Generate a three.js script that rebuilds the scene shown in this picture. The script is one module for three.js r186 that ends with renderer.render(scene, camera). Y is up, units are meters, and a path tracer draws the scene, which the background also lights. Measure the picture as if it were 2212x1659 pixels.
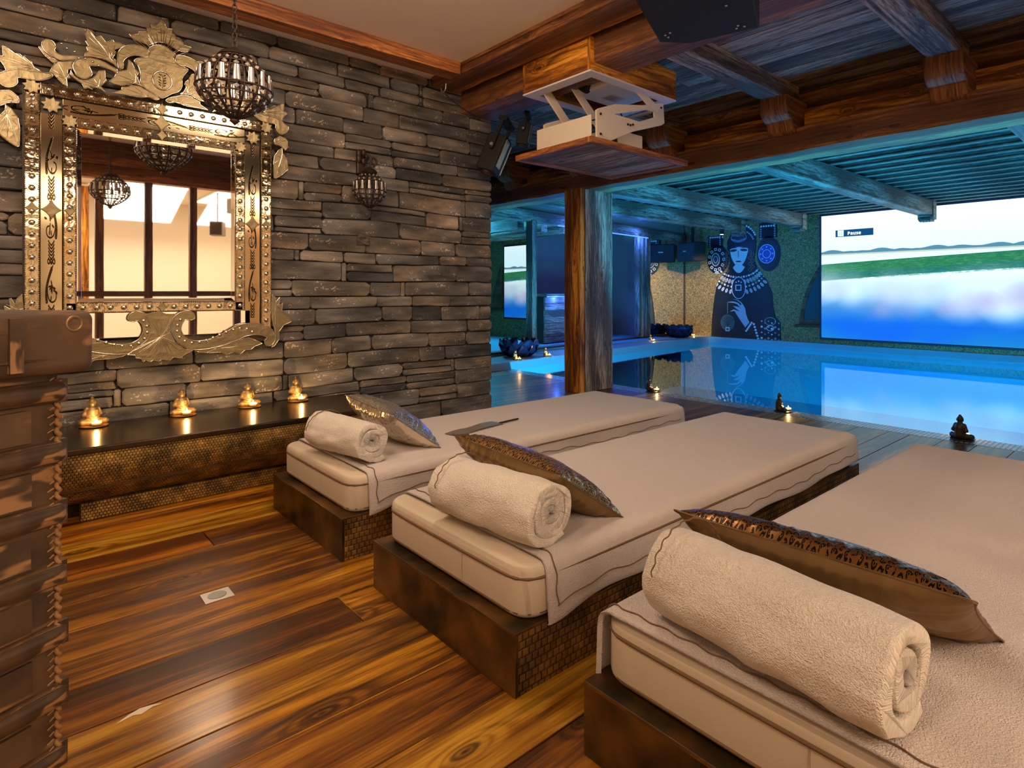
import * as THREE from 'three';
import { RoundedBoxGeometry } from 'three/addons/geometries/RoundedBoxGeometry.js';
import { RectAreaLightUniformsLib } from 'three/addons/lights/RectAreaLightUniformsLib.js';
import { MarchingCubes } from 'three/addons/objects/MarchingCubes.js';
import { mergeGeometries, toCreasedNormals } from 'three/addons/utils/BufferGeometryUtils.js';

// ---------------------------------------------------------------- camera, exposure, large lights
const scene = new THREE.Scene();
scene.background = new THREE.Color(0x000000);
const YAW = THREE.MathUtils.degToRad(46.3);
const camera = new THREE.PerspectiveCamera(2 * THREE.MathUtils.radToDeg(Math.atan(829.5 / 1294)), 2212 / 1659, 0.05, 60);
camera.position.set(0, 1.25, 0);
camera.rotation.set(0, YAW - Math.PI / 2, 0);
camera.setViewOffset(2212, 1659, -134, 197.5, 2212, 1659);      // level camera with a shifted lens
const renderer = new THREE.WebGLRenderer({ antialias: true });
renderer.toneMapping = THREE.LinearToneMapping;
renderer.toneMappingExposure = 1.08;
renderer.shadowMap.enabled = true;
RectAreaLightUniformsLib.init();

const WARM = new THREE.Color().setRGB(1.0, 0.74, 0.53), CYAN = new THREE.Color().setRGB(0.05, 0.56, 1.0), BLUE = new THREE.Color().setRGB(0.05, 0.16, 1.0), SCREENLIGHT = new THREE.Color().setRGB(0.45, 0.75, 1.0);
const lampPower = { hall: 9.5, room: 30, deck: 12, screen: 0.4, pool: 36, led: 3, flame: 0.12 };
function rectLight(name, w, h, color, intensity, pos, look) {
  const l = new THREE.RectAreaLight(color, intensity, w, h); l.name = name; l.position.set(...pos); l.lookAt(...look); scene.add(l); return l;
}
function pointLight(name, color, intensity, pos, radius = 1, parent = scene) {
  const l = new THREE.PointLight(color, intensity, 0, 2); l.name = name; l.position.set(...pos); l.castShadow = true; l.shadow.radius = radius; parent.add(l); return l;
}
// the brightly lit room behind the glazed partition: three unseen ceiling panels that light the lounge (fittings are built further down)
const UNSEEN_HALL_PANELS = [[0.2, 2.93, 2.2], [1.7, 2.93, 2.2], [3.1, 2.93, 2.2]];
for (const p of UNSEEN_HALL_PANELS) rectLight('unseen_hall_light', 1.0, 2.6, WARM, lampPower.hall, [p[0], p[1] - 0.04, p[2]], [p[0], 0, p[2] - 0.9]);
// fill panels added out of view on the lounge ceiling, to brighten the slate wall
const ROOM_FILL_PANELS = [[-0.2, 3.15, -2.75], [1.5, 3.15, -2.65], [-0.7, 3.15, -0.8]];
for (const p of ROOM_FILL_PANELS) rectLight('room_fill_light', 0.7, 0.7, WARM, lampPower.room, [p[0], p[1] - 0.025, p[2]], [p[0] + 0.5, 0, p[2] - 1.6]);
const UNSEEN_DECK_PANEL = [4.5, 3.165, 0.75]; rectLight('unseen_deck_light', 0.7, 0.7, WARM, lampPower.deck, [UNSEEN_DECK_PANEL[0], 3.14, UNSEEN_DECK_PANEL[2]], [5.0, 0, UNSEEN_DECK_PANEL[2] - 1.6]);  // out of view, placed to light the pillar and beams warmly
// the projected picture over the pool
rectLight('projection_light', 4.6, 2.5, SCREENLIGHT, lampPower.screen, [13.16, 1.6, -3.45], [0, 1.6, -3.45]);

// ---------------------------------------------------------------- helpers
const V = (x, y, z) => new THREE.Vector3(x, y, z);
function rng(seed) { let a = seed >>> 0; return () => { a |= 0; a = (a + 0x6d2b79f5) | 0; let t = Math.imul(a ^ (a >>> 15), 1 | a); t = (t + Math.imul(t ^ (t >>> 7), 61 | t)) ^ t; return ((t ^ (t >>> 14)) >>> 0) / 4294967296; }; }
const clamp = THREE.MathUtils.clamp, lerp = THREE.MathUtils.lerp, sstep = THREE.MathUtils.smoothstep;
function makeNoise(seed) {                                       // tiling value noise
  const r = rng(seed), T = new Float32Array(65536); for (let i = 0; i < 65536; i++) T[i] = r();
  const at = (x, y) => T[((y & 255) << 8) | (x & 255)];
  const n = (x, y, px = 256, py = 256) => {
    let xi = Math.floor(x), yi = Math.floor(y); const fx = x - xi, fy = y - yi, sx = fx * fx * (3 - 2 * fx), sy = fy * fy * (3 - 2 * fy);
    const x0 = ((xi % px) + px) % px, x1 = (x0 + 1) % px, y0 = ((yi % py) + py) % py, y1 = (y0 + 1) % py;
    return lerp(lerp(at(x0, y0), at(x1, y0), sx), lerp(at(x0, y1), at(x1, y1), sx), sy);
  };
  n.fbm = (u, v, fx, fy, oct = 4) => { let s = 0, a = 0.5, t = 0; for (let o = 0; o < oct; o++) { s += a * n(u * fx, v * fy, fx, fy); t += a; a *= 0.5; fx *= 2; fy *= 2; } return s / t; };
  return n;
}
const N3 = makeNoise(77);
const noise3 = (x, y, z) => (N3(x + z * 3.1 + 40, y + z * 1.7 + 40) + N3(y * 1.3 + 90, z + x * 0.7 + 60)) / 2 - 0.5;
function dataTex(W, H, f, srgb) {
  const d = new Uint8Array(W * H * 4); let i = 0;
  for (let y = 0; y < H; y++) for (let x = 0; x < W; x++, i += 4) { const c = f(x / W, y / H, x, y); if (c.length) { d[i] = clamp(c[0], 0, 255); d[i + 1] = clamp(c[1], 0, 255); d[i + 2] = clamp(c[2], 0, 255); } d[i + 3] = 255; }
  return finish(new THREE.DataTexture(d, W, H), srgb);
}
function finish(t, srgb) { t.wrapS = t.wrapT = THREE.RepeatWrapping; t.magFilter = THREE.LinearFilter; t.minFilter = THREE.LinearMipmapLinearFilter; t.generateMipmaps = true; if (srgb) t.colorSpace = THREE.SRGBColorSpace; t.needsUpdate = true; return t; }
function twoTex(W, H, f) {                                       // f gives [r, g, b, height 0..255]
  const c = new Uint8Array(W * H * 4), h = new Uint8Array(W * H * 4); let i = 0;
  for (let y = 0; y < H; y++) for (let x = 0; x < W; x++, i += 4) { const q = f(x / W, y / H); for (let k = 0; k < 3; k++) { c[i + k] = clamp(q[k], 0, 255); h[i + k] = clamp(q[3], 0, 255); } c[i + 3] = h[i + 3] = 255; }
  return [finish(new THREE.DataTexture(c, W, H), true), finish(new THREE.DataTexture(h, W, H), false)];
}
function canvasTex(W, H, draw, srgb = true) { const c = document.createElement('canvas'); c.width = W; c.height = H; const g = c.getContext('2d'); draw(g, W, H); return finish(new THREE.CanvasTexture(c), srgb); }
function scaled(t, rx, ry) { const c = t.clone(); c.repeat.set(rx, ry); c.needsUpdate = true; return c; }

const taken = new Map();
function numbered(name) { const k = taken.get(name) ?? 0; taken.set(name, k + 1); return k ? `${name}_${String(k).padStart(3, '0')}` : name; }
function tag(o, label, category, group) { o.userData.label = label; o.userData.category = category; if (group) o.userData.group = group; return o; }
function thing(name, label, category, pos = [0, 0, 0], turn = 0, group) { const o = new THREE.Group(); o.name = numbered(name); o.position.set(...pos); o.rotation.y = turn; scene.add(o); return tag(o, label, category, group); }
function part(name, g, m, parent, pos, rot) { const o = new THREE.Mesh(g, m); o.name = name; o.castShadow = o.receiveShadow = true; if (pos) o.position.set(...pos); if (rot) o.rotation.set(...rot); parent.add(o); return o; }
function solo(name, g, m, label, category, pos, group) { const o = part(numbered(name), g, m, scene, pos); return tag(o, label, category, group); }
function struct(name, g, m, pos, label) { const o = g ? part(name, g, m, scene, pos) : new THREE.Group(); if (!g) { o.name = name; scene.add(o); if (pos) o.position.set(...pos); } o.userData.kind = 'structure'; if (label) o.userData.label = label; return o; }
function copyOf(root, label, pos, turn) { const c = root.clone(); c.name = numbered(root.name.replace(/_\d{3}$/, '')); c.userData = { ...root.userData }; if (label) c.userData.label = label; if (pos) c.position.set(...pos); if (turn !== undefined) c.rotation.y = turn; scene.add(c); return c; }
function stuff(o) { o.userData.kind = 'stuff'; return o; }

// uv in metres: u runs along the given axis (the grain), v across it
function uvm(g, axis = 'x', ou = 0, ov = 0, s = 1) {
  const p = g.attributes.position, n = g.attributes.normal, uv = new Float32Array(p.count * 2), A = { x: 0, y: 1, z: 2 }[axis], B = (A + 1) % 3, C = (A + 2) % 3;
  for (let i = 0; i < p.count; i++) {
    const P = [p.getX(i), p.getY(i), p.getZ(i)], Q = [Math.abs(n.getX(i)), Math.abs(n.getY(i)), Math.abs(n.getZ(i))];
    let a, b; if (Q[A] > Q[B] && Q[A] > Q[C]) { a = P[B]; b = P[C]; } else if (Q[B] > Q[C]) { a = P[A]; b = P[C]; } else { a = P[A]; b = P[B] + 0.37; }
    uv[2 * i] = a * s + ou; uv[2 * i + 1] = b * s + ov;
  }
  g.setAttribute('uv', new THREE.BufferAttribute(uv, 2)); return g;
}
const cbox = (w, h, d, r = 0.004, seg = 1) => new RoundedBoxGeometry(w, h, d, seg, Math.min(r, w / 2.1, h / 2.1, d / 2.1));
const Rw = rng(4242);
function timber(w, h, d, axis, r = 0.008, rough = 0.004) {        // a hewn beam: box with slightly uneven faces
  const L = { x: w, y: h, z: d }[axis], seg = Math.max(2, Math.round(L / 0.22)), s = (a, v) => (a === axis ? seg : 2);
  let g = new THREE.BoxGeometry(w, h, d, s('x'), s('y'), s('z'));
  const p = g.attributes.position, o = Rw() * 50;
  for (let i = 0; i < p.count; i++) { const x = p.getX(i), y = p.getY(i), z = p.getZ(i); p.setXYZ(i, x + noise3(x * 2.1 + o, y * 5, z * 2.1) * rough * 2, y + noise3(x * 2.3, y * 5 + o, z * 2.3) * rough * 2, z + noise3(x * 2.2, y * 5, z * 2.2 + o) * rough * 2); }
  g.computeVertexNormals(); return uvm(g, axis, Rw() * 5, Rw() * 5);
}
const xform = (g, pos, rot, scl) => { const m = new THREE.Matrix4().compose(V(...(pos || [0, 0, 0])), new THREE.Quaternion().setFromEuler(new THREE.Euler(...(rot || [0, 0, 0]))), V(...(scl || [1, 1, 1]))); return g.applyMatrix4(m); };
const merged = (list) => mergeGeometries(list.map((g) => { const q = g.index ? g.toNonIndexed() : g; for (const k of Object.keys(q.attributes)) if (!['position', 'normal', 'uv'].includes(k)) q.deleteAttribute(k); return q; }), false);
function tube(pts, r, seg = 24, rad = 6, closed = false) { return new THREE.TubeGeometry(new THREE.CatmullRomCurve3(pts.map((q) => (q.isVector3 ? q : V(...q))), closed), seg, r, rad, closed); }
function barBetween(a, b, w, d) { const A = V(...a), B = V(...b), L = A.distanceTo(B), g = cbox(w, L, d, 0.003); const q = new THREE.Quaternion().setFromUnitVectors(V(0, 1, 0), B.clone().sub(A).normalize()); g.applyQuaternion(q); g.translate(...A.add(B).multiplyScalar(0.5).toArray()); return g; }

// ---------------------------------------------------------------- textures
function wood(W, H, seed, opt) {
  const n = makeNoise(seed), r = rng(seed + 1), knots = []; const { dark, mid, light, rings = 26, knotCount = 9, Lm = 3, Hm = 1.5, fiber = 0.4, streak = 0.6 } = opt;
  for (let i = 0; i < knotCount; i++) knots.push([r(), r(), 0.013 + r() * 0.02]);
  return twoTex(W, H, (u, v) => {
    let warp = (n.fbm(u, v, 3, 6, 3) - 0.5) * 3.4, core = 0;
    for (const [ku, kv, s] of knots) { let du = u - ku, dv = v - kv; du -= Math.round(du); dv -= Math.round(dv); const dx = du * Lm, dy = dv * Hm, d = Math.sqrt((dx * dx) / 7 + dy * dy) / s; if (d < 4) { warp += Math.exp(-d * d * 0.35) * 2.6; core = Math.max(core, sstep(1.25 - d, 0, 0.9) * (0.62 + 0.38 * Math.sin(d * 11 + 1))); } }
    const q = v * rings + warp, ring = Math.pow(0.5 + 0.5 * Math.sin(q * 6.2832), 2.2);
    const tone = n.fbm(u + 0.31, v + 0.17, 2, 9, 4), fine = n(u * 24, v * 256, 24, 256), fine2 = n(u * 64 + 9, v * 256, 64, 256), st = sstep(n(u * 5 + 3, v * 90, 5, 90), 0.62, 0.95) * streak;
    let t = clamp((tone - 0.28) * 2.1 - ring * 0.34 + (fine - 0.5) * fiber + (fine2 - 0.5) * fiber * 0.6, 0, 1);
    const c = [0, 1, 2].map((k) => (t < 0.5 ? lerp(dark[k], mid[k], t * 2) : lerp(mid[k], light[k], t * 2 - 1)));
    const f = 1 - 0.45 * st - 0.6 * core; const hgt = 150 + (fine - 0.5) * 70 - ring * 40 - st * 70 - core * 50;
    return [c[0] * f, c[1] * f, c[2] * f, hgt];
  });
}
const T_floor = wood(1536, 1024, 11, { dark: [84, 48, 8], mid: [154, 102, 20], light: [206, 154, 48], rings: 15, knotCount: 14, streak: 0.7, fiber: 0.4 });
const T_beam = wood(1024, 512, 23, { dark: [80, 50, 28], mid: [118, 78, 44], light: [160, 114, 70], rings: 18, knotCount: 8, fiber: 0.5, streak: 0.6 });
const T_grey = wood(1024, 512, 37, { dark: [84, 72, 62], mid: [136, 120, 104], light: [186, 172, 152], rings: 20, knotCount: 10, fiber: 0.7, streak: 0.8 });
const nS = makeNoise(5);
const T_stone = twoTex(768, 768, (u, v) => {
  const a = nS.fbm(u, v, 4, 9, 5), b = nS.fbm(u + 0.4, v + 0.2, 3, 28, 3), sp = sstep(nS(u * 110, v * 110, 110, 110) * nS(u * 17 + 3, v * 23, 17, 23), 0.56, 0.74), rust = sstep(nS.fbm(u + 0.7, v, 5, 6, 3), 0.56, 0.74);
  const t = 0.66 + (a - 0.5) * 0.75 + (b - 0.5) * 0.28; let c = [148 * t, 142 * t, 134 * t]; c = [lerp(c[0], 168 * t, rust * 0.45), lerp(c[1], 142 * t, rust * 0.45), lerp(c[2], 108 * t, rust * 0.45)];
  return [c[0] + sp * 70, c[1] + sp * 66, c[2] + sp * 58, 128 + (a - 0.5) * 150 + (b - 0.5) * 120 + (nS(u * 90, v * 120, 90, 120) - 0.5) * 36];
});
const nM = makeNoise(9);
const T_hammer = twoTex(512, 512, (u, v) => {                      // small chased squares with patina
  const k = 26, row = Math.floor(v * k), x = (u * k + (row % 2) * 0.5) % 1, y = (v * k) % 1, d = Math.max(Math.abs(x - 0.5), Math.abs(y - 0.5)), e = sstep(d, 0.34, 0.48), pt = nM.fbm(u, v, 5, 5, 4), id = nM(row * 3.7, Math.floor(u * k + (row % 2) * 0.5) * 5.3);
  const t = 0.75 + (pt - 0.5) * 0.9 - e * 0.35 + (id - 0.5) * 0.25; return [128 * t, 104 * t, 66 * t, 190 - e * 150 + (id - 0.5) * 70];
});
const T_patina = twoTex(512, 512, (u, v) => { const a = nM.fbm(u, v, 3, 3, 5), b = nM.fbm(u + 0.3, v + 0.6, 9, 9, 4), t = 0.55 + (a - 0.5) * 1.0 + (b - 0.5) * 0.5; return [128 * t + (b - 0.5) * 20, 96 * t, 50 * t, 128 + (b - 0.5) * 60]; });
const T_terry = dataTex(512, 512, (u, v) => { const a = nM(u * 128, v * 128, 128, 128), b = nM(u * 256 + 11, v * 256, 256, 256), c = nM.fbm(u, v, 12, 12, 3); const t = 255 * (a * 0.4 + b * 0.3 + c * 0.3); return [t, t, t]; });
const T_leather = twoTex(512, 512, (u, v) => { const a = nM.fbm(u, v, 4, 4, 5), b = nM.fbm(u + 0.5, v, 14, 22, 3), s = sstep(nM.fbm(u, v + 0.3, 9, 26, 3), 0.6, 0.7), t = 0.7 + (a - 0.5) * 0.9 + (b - 0.5) * 0.3; return [lerp(104 * t, 186, s * 0.6), lerp(80 * t, 142, s * 0.6), lerp(56 * t, 92, s * 0.6), 128 + (b - 0.5) * 110 + (a - 0.5) * 60 - s * 40]; });
const T_mosaic = twoTex(512, 512, (u, v) => { const k = 64, i = Math.floor(u * k), j = Math.floor(v * k), x = (u * k) % 1, y = (v * k) % 1, g = Math.min(x, 1 - x, y, 1 - y) < 0.08 ? 1 : 0, q = nM(i * 7.3 + 0.5, j * 11.9 + 0.5), w = nM(i * 3.1 + 9.5, j * 5.7 + 2.5), t = 0.45 + q * 0.75; return g ? [70, 60, 40, 40] : [182 * t, 150 * t + w * 12, 92 * t, 150 + q * 90]; });
const T_kerb = twoTex(256, 256, (u, v) => { const k = 20, x = (u * k) % 1, y = (v * k) % 1, q = nM(Math.floor(u * k) * 7.3, Math.floor(v * k) * 5.1), g = Math.min(x, 1 - x, y, 1 - y) < 0.12; return g ? [40, 50, 54, 30] : [150 + q * 70, 165 + q * 60, 168 + q * 60, 170 + q * 60]; });
const T_crumple = dataTex(512, 512, (u, v) => { let s = 0, a = 0.5, f = 5; for (let o = 0; o < 4; o++) { s += a * Math.abs(nM(u * f, v * f, f, f) * 2 - 1); a *= 0.55; f *= 2; } const t = 255 * clamp(1 - s, 0, 1); return [t, t, t]; });

// ---------------------------------------------------------------- materials
const std = (o) => new THREE.MeshStandardMaterial(o), phy = (o) => new THREE.MeshPhysicalMaterial(o);
const lin = (r, g, b) => new THREE.Color().setRGB(r, g, b);
const woodMat = (T, rx, ry, o) => std({ map: scaled(T[0], rx, ry), bumpMap: scaled(T[1], rx, ry), bumpScale: 0.004, roughness: 0.6, ...o });
const FLOORS = [[0.95, 0.86, 0.55], [0.62, 0.5, 0.38], [1.2, 1.12, 0.62], [0.95, 0.7, 0.38], [0.8, 0.78, 0.64]].map((c) => phy({ map: scaled(T_floor[0], 1 / 3, 1 / 1.5), bumpMap: scaled(T_floor[1], 1 / 3, 1 / 1.5), bumpScale: 0.0012, color: lin(...c), roughness: 0.44, specularIntensity: 0.6, clearcoat: 0.22, clearcoatRoughness: 0.14 }));
const BEAMS = [[1.6, 1.45, 1.3], [1.05, 0.9, 0.8], [2.1, 1.75, 1.4]].map((c) => woodMat(T_beam, 1 / 2, 1, { color: lin(...c), roughness: 0.55 }));
const GREYS = [[1, 1, 1], [0.8, 0.78, 0.76], [1.12, 1.06, 1.0]].map((c) => woodMat(T_grey, 1 / 2, 1, { color: lin(...c), roughness: 0.7 }));
const STONES = [[1.1, 1.04, 0.98], [0.88, 0.86, 0.83], [1.25, 1.16, 1.06], [1.0, 0.97, 0.95], [0.76, 0.78, 0.8], [0.42, 0.45, 0.52], [1.9, 1.6, 1.3], [1.15, 1.0, 0.84]].map((c) => std({ map: scaled(T_stone[0], 1.1, 1.1), bumpMap: scaled(T_stone[1], 1.1, 1.1), bumpScale: 0.014, color: lin(...c), roughness: 0.78 }));
const M = {
  joint: std({ color: lin(0.05, 0.042, 0.036), roughness: 0.95 }),
  plaster: std({ color: lin(0.86, 0.7, 0.53), roughness: 0.9 }),
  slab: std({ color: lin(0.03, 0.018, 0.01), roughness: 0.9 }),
  darkwall: std({ color: lin(0.24, 0.18, 0.16), roughness: 0.9 }),
  creamwall: std({ color: lin(0.8, 0.74, 0.62), roughness: 0.9 }),
  orange: woodMat(T_floor, 1 / 2, 1, { color: lin(2.0, 1.75, 2.0), roughness: 0.55 }),
  hammer: std({ map: scaled(T_hammer[0], 1.5, 1.5), bumpMap: scaled(T_hammer[1], 1.5, 1.5), bumpScale: 0.006, metalness: 0.5, roughness: 0.45, color: lin(1.7, 1.5, 1.1) }),
  patina: std({ map: scaled(T_patina[0], 1.2, 1.2), bumpMap: scaled(T_patina[1], 1.2, 1.2), bumpScale: 0.002, metalness: 0.55, roughness: 0.36, color: lin(1.6, 1.45, 1.15) }),
  benchtop: std({ map: scaled(T_patina[0], 0.8, 0.8), metalness: 0.3, roughness: 0.24, color: lin(0.36, 0.34, 0.34) }),
  weave: std({ map: scaled(T_hammer[0], 2.4, 2.4), bumpMap: scaled(T_hammer[1], 2.4, 2.4), bumpScale: 0.006, metalness: 0.35, roughness: 0.42, color: lin(2.5, 2.3, 1.3) }),
  mattress: std({ color: lin(0.58, 0.48, 0.36), roughness: 0.8, bumpMap: scaled(T_terry, 6, 6), bumpScale: 0.0006 }),
  sheet: phy({ color: lin(0.6, 0.53, 0.49), roughness: 0.95, bumpMap: scaled(T_terry, 3, 3), bumpScale: 0.005, sheen: 0.35, sheenColor: lin(1, 0.95, 0.9), sheenRoughness: 0.6 }),
  towel: phy({ color: lin(0.76, 0.69, 0.6), roughness: 0.95, bumpMap: scaled(T_terry, 3, 3), bumpScale: 0.007, sheen: 0.4, sheenColor: lin(1, 0.97, 0.93), sheenRoughness: 0.6 }),
  thread: std({ color: lin(0.16, 0.09, 0.04), roughness: 0.8 }),
  iron: std({ color: lin(0.07, 0.045, 0.035), roughness: 0.5, metalness: 0.75 }),
  black: std({ color: lin(0.008, 0.008, 0.009), roughness: 0.7 }),
  crystal: std({ color: lin(0.62, 0.56, 0.5), roughness: 0.12, metalness: 0.55 }),
  glassmirror: std({ color: lin(0.93, 0.92, 0.88), metalness: 1, roughness: 0.015 }),
  steel: std({ color: lin(0.6, 0.57, 0.55), metalness: 0.9, roughness: 0.35 }),
  cream: std({ color: lin(0.8, 0.7, 0.56), roughness: 0.55 }),
  white: std({ color: lin(0.82, 0.78, 0.76), roughness: 0.5 }),
  bronze: std({ color: lin(0.30, 0.19, 0.08), metalness: 0.65, roughness: 0.42 }),
  leather: std({ map: T_leather[0], bumpMap: T_leather[1], bumpScale: 0.004, roughness: 0.6, color: lin(1.3, 1.2, 1.1) }),
  leatherDark: std({ map: scaled(T_leather[0], 2, 2), bumpMap: scaled(T_leather[1], 2, 2), bumpScale: 0.003, roughness: 0.42, color: lin(1.3, 1.2, 1.15) }),
  rope: std({ color: lin(0.32, 0.17, 0.06), roughness: 0.8 }),
  mosaic: std({ map: scaled(T_mosaic[0], 0.8, 0.8), bumpMap: scaled(T_mosaic[1], 0.8, 0.8), bumpScale: 0.003, roughness: 0.35, metalness: 0.25 }),
  kerb: std({ map: scaled(T_kerb[0], 1.4, 1.4), bumpMap: scaled(T_kerb[1], 1.4, 1.4), bumpScale: 0.005, roughness: 0.22 }),
  tile: std({ bumpMap: scaled(T_mosaic[1], 0.8, 0.8), bumpScale: 0.003, roughness: 0.35, color: lin(0.16, 0.5, 0.62) }),
  ledge: std({ color: lin(0.36, 0.4, 0.44), roughness: 0.35 }),
  petal: std({ color: lin(0.03, 0.035, 0.08), roughness: 0.15, metalness: 0.4, flatShading: true, side: THREE.DoubleSide }),
};

// ---------------------------------------------------------------- the setting
const WZ = -4.75;                                                // face of the stone wall
const sideZ = (x) => -7.73 - 0.144 * x, SIDE_TURN = Math.atan(0.144);   // the mirrored wall along the pool

// floor: boards along x on a dark slab
{
  const f = struct('floor', null, null, null, 'varnished old pine floorboards');
  part('subfloor', new THREE.BoxGeometry(7.4, 0.2, 4.95), M.slab, f, [2.1, -0.125, -2.275]);
  part('subfloor', new THREE.BoxGeometry(2.5, 0.2, 4.3), M.slab, f, [4.6, -0.125, -6.9]);
  const r = rng(91);
  const lay = (z0, z1, x0, x1) => {
    for (let z = z0; z < z1 - 0.05;) {
      let w = Math.min(0.17 + r() * 0.1, z1 - z); if (z1 - z - w < 0.08) w = z1 - z;
      for (let a = x0; a < x1 - 0.01;) { let L = 2.3 + r() * 3.2; if (a + L > x1 - 0.8) L = x1 - a; const g = cbox(L - 0.003, 0.025, w - 0.004, 0.0025); uvm(g, 'x', r() * 3, r() * 1.5); part('floorboard', g, FLOORS[Math.floor(r() * FLOORS.length)], f, [a + L / 2, -0.0125 + (r() - 0.5) * 0.0012, z + w / 2]); a += L; }
      z += w;
    }
  };
  lay(WZ, 0.2, -1.6, 5.78);
  lay(-9.0, WZ, 3.46, 5.78);
}

// stone wall: coursed slate pieces in front of a mortar bed
{
  const wall = struct('wall_back', null, null, null, 'dry-laid grey brown slate wall');
  part('mortar_bed', new THREE.BoxGeometry(5.0, 3.3, 0.4), M.joint, wall, [0.93, 1.6, WZ - 0.232]);
  const r = rng(2024), left = [[], []];
  const warpY = (x, y) => y + (N3(x * 1.3 + 7, y * 2.1 + 3) - 0.5) * 0.03 * Math.min(1, y * 3, (3.16 - y) * 6);
  function stone(x0, x1, y0, y1) {
    const gap = 0.004 + r() * 0.005, xa = x0 + gap / 2, xb = x1 - gap / 2, ya = y0 + gap / 2, yb = y1 - gap / 2, h = yb - ya, w = xb - xa, c = Math.min(0.012 + r() * 0.02, h * 0.35, w * 0.3), out = [];
    const jit = (k) => (r() - 0.5) * k, cut = () => 0.25 + r() * 0.9;
    const c1 = c * cut(), c2 = c * cut(), c3 = c * cut(), c4 = c * cut(), sl = jit(0.02) * (w > 0.2 ? 1 : 0.3);
    const ring = [[xa + c1, ya], [xa + w * 0.36, ya + jit(0.008)], [xa + w * 0.7, ya + jit(0.008)], [xb - c2, ya], [xb + sl * 0.3, ya + c2], [xb + sl, yb - c3], [xb - c3, yb], [xa + w * 0.66, yb + jit(0.008)], [xa + w * 0.3, yb + jit(0.008)], [xa + c4, yb], [xa + jit(0.01), yb - c4], [xa, ya + c1]].map(([x, y]) => [Math.min(x, 3.43), warpY(x, y)]);
    const d = r() * 0.017, bev = 0.004 + r() * 0.004, cx = (xa + xb) / 2, cy = warpY((xa + xb) / 2, (ya + yb) / 2), n = ring.length, pos = [], idx = [];
    const tiltX = jit(0.016), tiltY = jit(0.016);
    ring.forEach(([x, y]) => pos.push(x, y, WZ - 0.04));
    ring.forEach(([x, y]) => pos.push(x, y, WZ + d - bev + (x - cx) * tiltX));
    ring.forEach(([x, y]) => pos.push(x + Math.sign(cx - x) * Math.min(bev, Math.abs(cx - x)), y + Math.sign(cy - y) * Math.min(bev, Math.abs(cy - y)), WZ + d + (x - cx) * tiltX + (y - cy) * tiltY));
    pos.push(cx, cy, WZ + d + 0.002);
    for (let i = 0; i < n; i++) { const j = (i + 1) % n; for (const o of [0, n]) idx.push(o + i, o + j, o + n + i, o + j, o + n + j, o + n + i); idx.push(2 * n + i, 2 * n + j, 3 * n); }
    let g = new THREE.BufferGeometry(); g.setAttribute('position', new THREE.Float32BufferAttribute(pos, 3)); g.setIndex(idx); g.computeVertexNormals(); g = toCreasedNormals(g, 0.5);
    const uo = r() * 4, vo = r() * 4; { const p = g.attributes.position, uv = new Float32Array(p.count * 2); for (let i = 0; i < p.count; i++) { uv[2 * i] = p.getX(i) + uo + p.getZ(i); uv[2 * i + 1] = p.getY(i) + vo + p.getZ(i); } g.setAttribute('uv', new THREE.BufferAttribute(uv, 2)); }
    const k = r(), m = k < 0.3 ? 0 : k < 0.5 ? 1 : k < 0.62 ? 2 : k < 0.78 ? 3 : k < 0.88 ? 4 : k < 0.92 ? 5 : k < 0.945 ? 6 : 7;
    if (cx < -0.12) left[m % 2].push(g); else part('stone', g, STONES[m], wall);
  }
  for (let y = 0; y < 3.15;) {
    let h = 0.082 + r() * 0.066; if (3.16 - y - h < 0.06) h = 3.16 - y;
    let x = -1.5 - r() * 0.3;
    while (x < 3.43) {
      let L = 0.26 + Math.pow(r(), 1.1) * 0.42; if (3.43 - x - L < 0.12) L = 3.43 - x;
      if (h > 0.105 && r() < 0.2) { const k = y + h * (0.35 + r() * 0.3); stone(x, x + L, y, k); stone(x, x + L, k, y + h); } else stone(x, x + L, y, y + h);
      x += L; if (r() < 0.1 && x < 3.3) { stone(x, x + 0.04, y, y + h); x += 0.04; }
    }
    y += h;
  }
  left.forEach((l, i) => { if (l.length) stuff(part('stone_pieces', merged(l), STONES[i], wall)); });
}
struct('wall_left', new THREE.BoxGeometry(0.2, 3.3, 9.2), M.plaster, [-1.7, 1.6, -0.3]);
struct('wall_inner', new THREE.BoxGeometry(0.2, 3.3, 3.2), M.darkwall, [3.3, 1.6, -6.75]);
struct('wall_link', new THREE.BoxGeometry(4.5, 3.3, 0.1), M.darkwall, [2.0, 1.6, -9.2]);

// plaster ceiling and its beams
struct('ceiling', new THREE.BoxGeometry(4.6, 0.14, 5.2), M.plaster, [0.7, 3.23, -2.25]);
{
  const b = thing('ceiling_beam', 'long brown beam along the plaster ceiling above the stone wall', 'beam'); part('timber', timber(4.35, 0.11, 0.16, 'x'), BEAMS[2], b, [0.58, 3.115, -4.33]);
  const m = thing('ceiling_beam', 'heavy brown cross beam bordering the plaster ceiling', 'beam');
  part('timber', timber(0.25, 0.085, 4.95, 'z'), BEAMS[0], m, [2.895, 3.118, -2.235]); part('fillet', timber(0.02, 0.03, 4.95, 'z', 0.004, 0.002), BEAMS[0], m, [2.765, 3.15, -2.235]);
  const n = thing('ceiling_beam', 'dark inner cross beam behind the projector box', 'beam'); part('timber', timber(0.32, 0.26, 8.0, 'z'), BEAMS[0], n, [3.245, 3.04, -4.1]);
  const k = thing('ceiling_beam', 'short dark beam crossing the plaster ceiling', 'beam'); part('timber', timber(4.3, 0.13, 0.2, 'x'), BEAMS[0], k, [0.62, 3.1, -2.35]);
}
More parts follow.
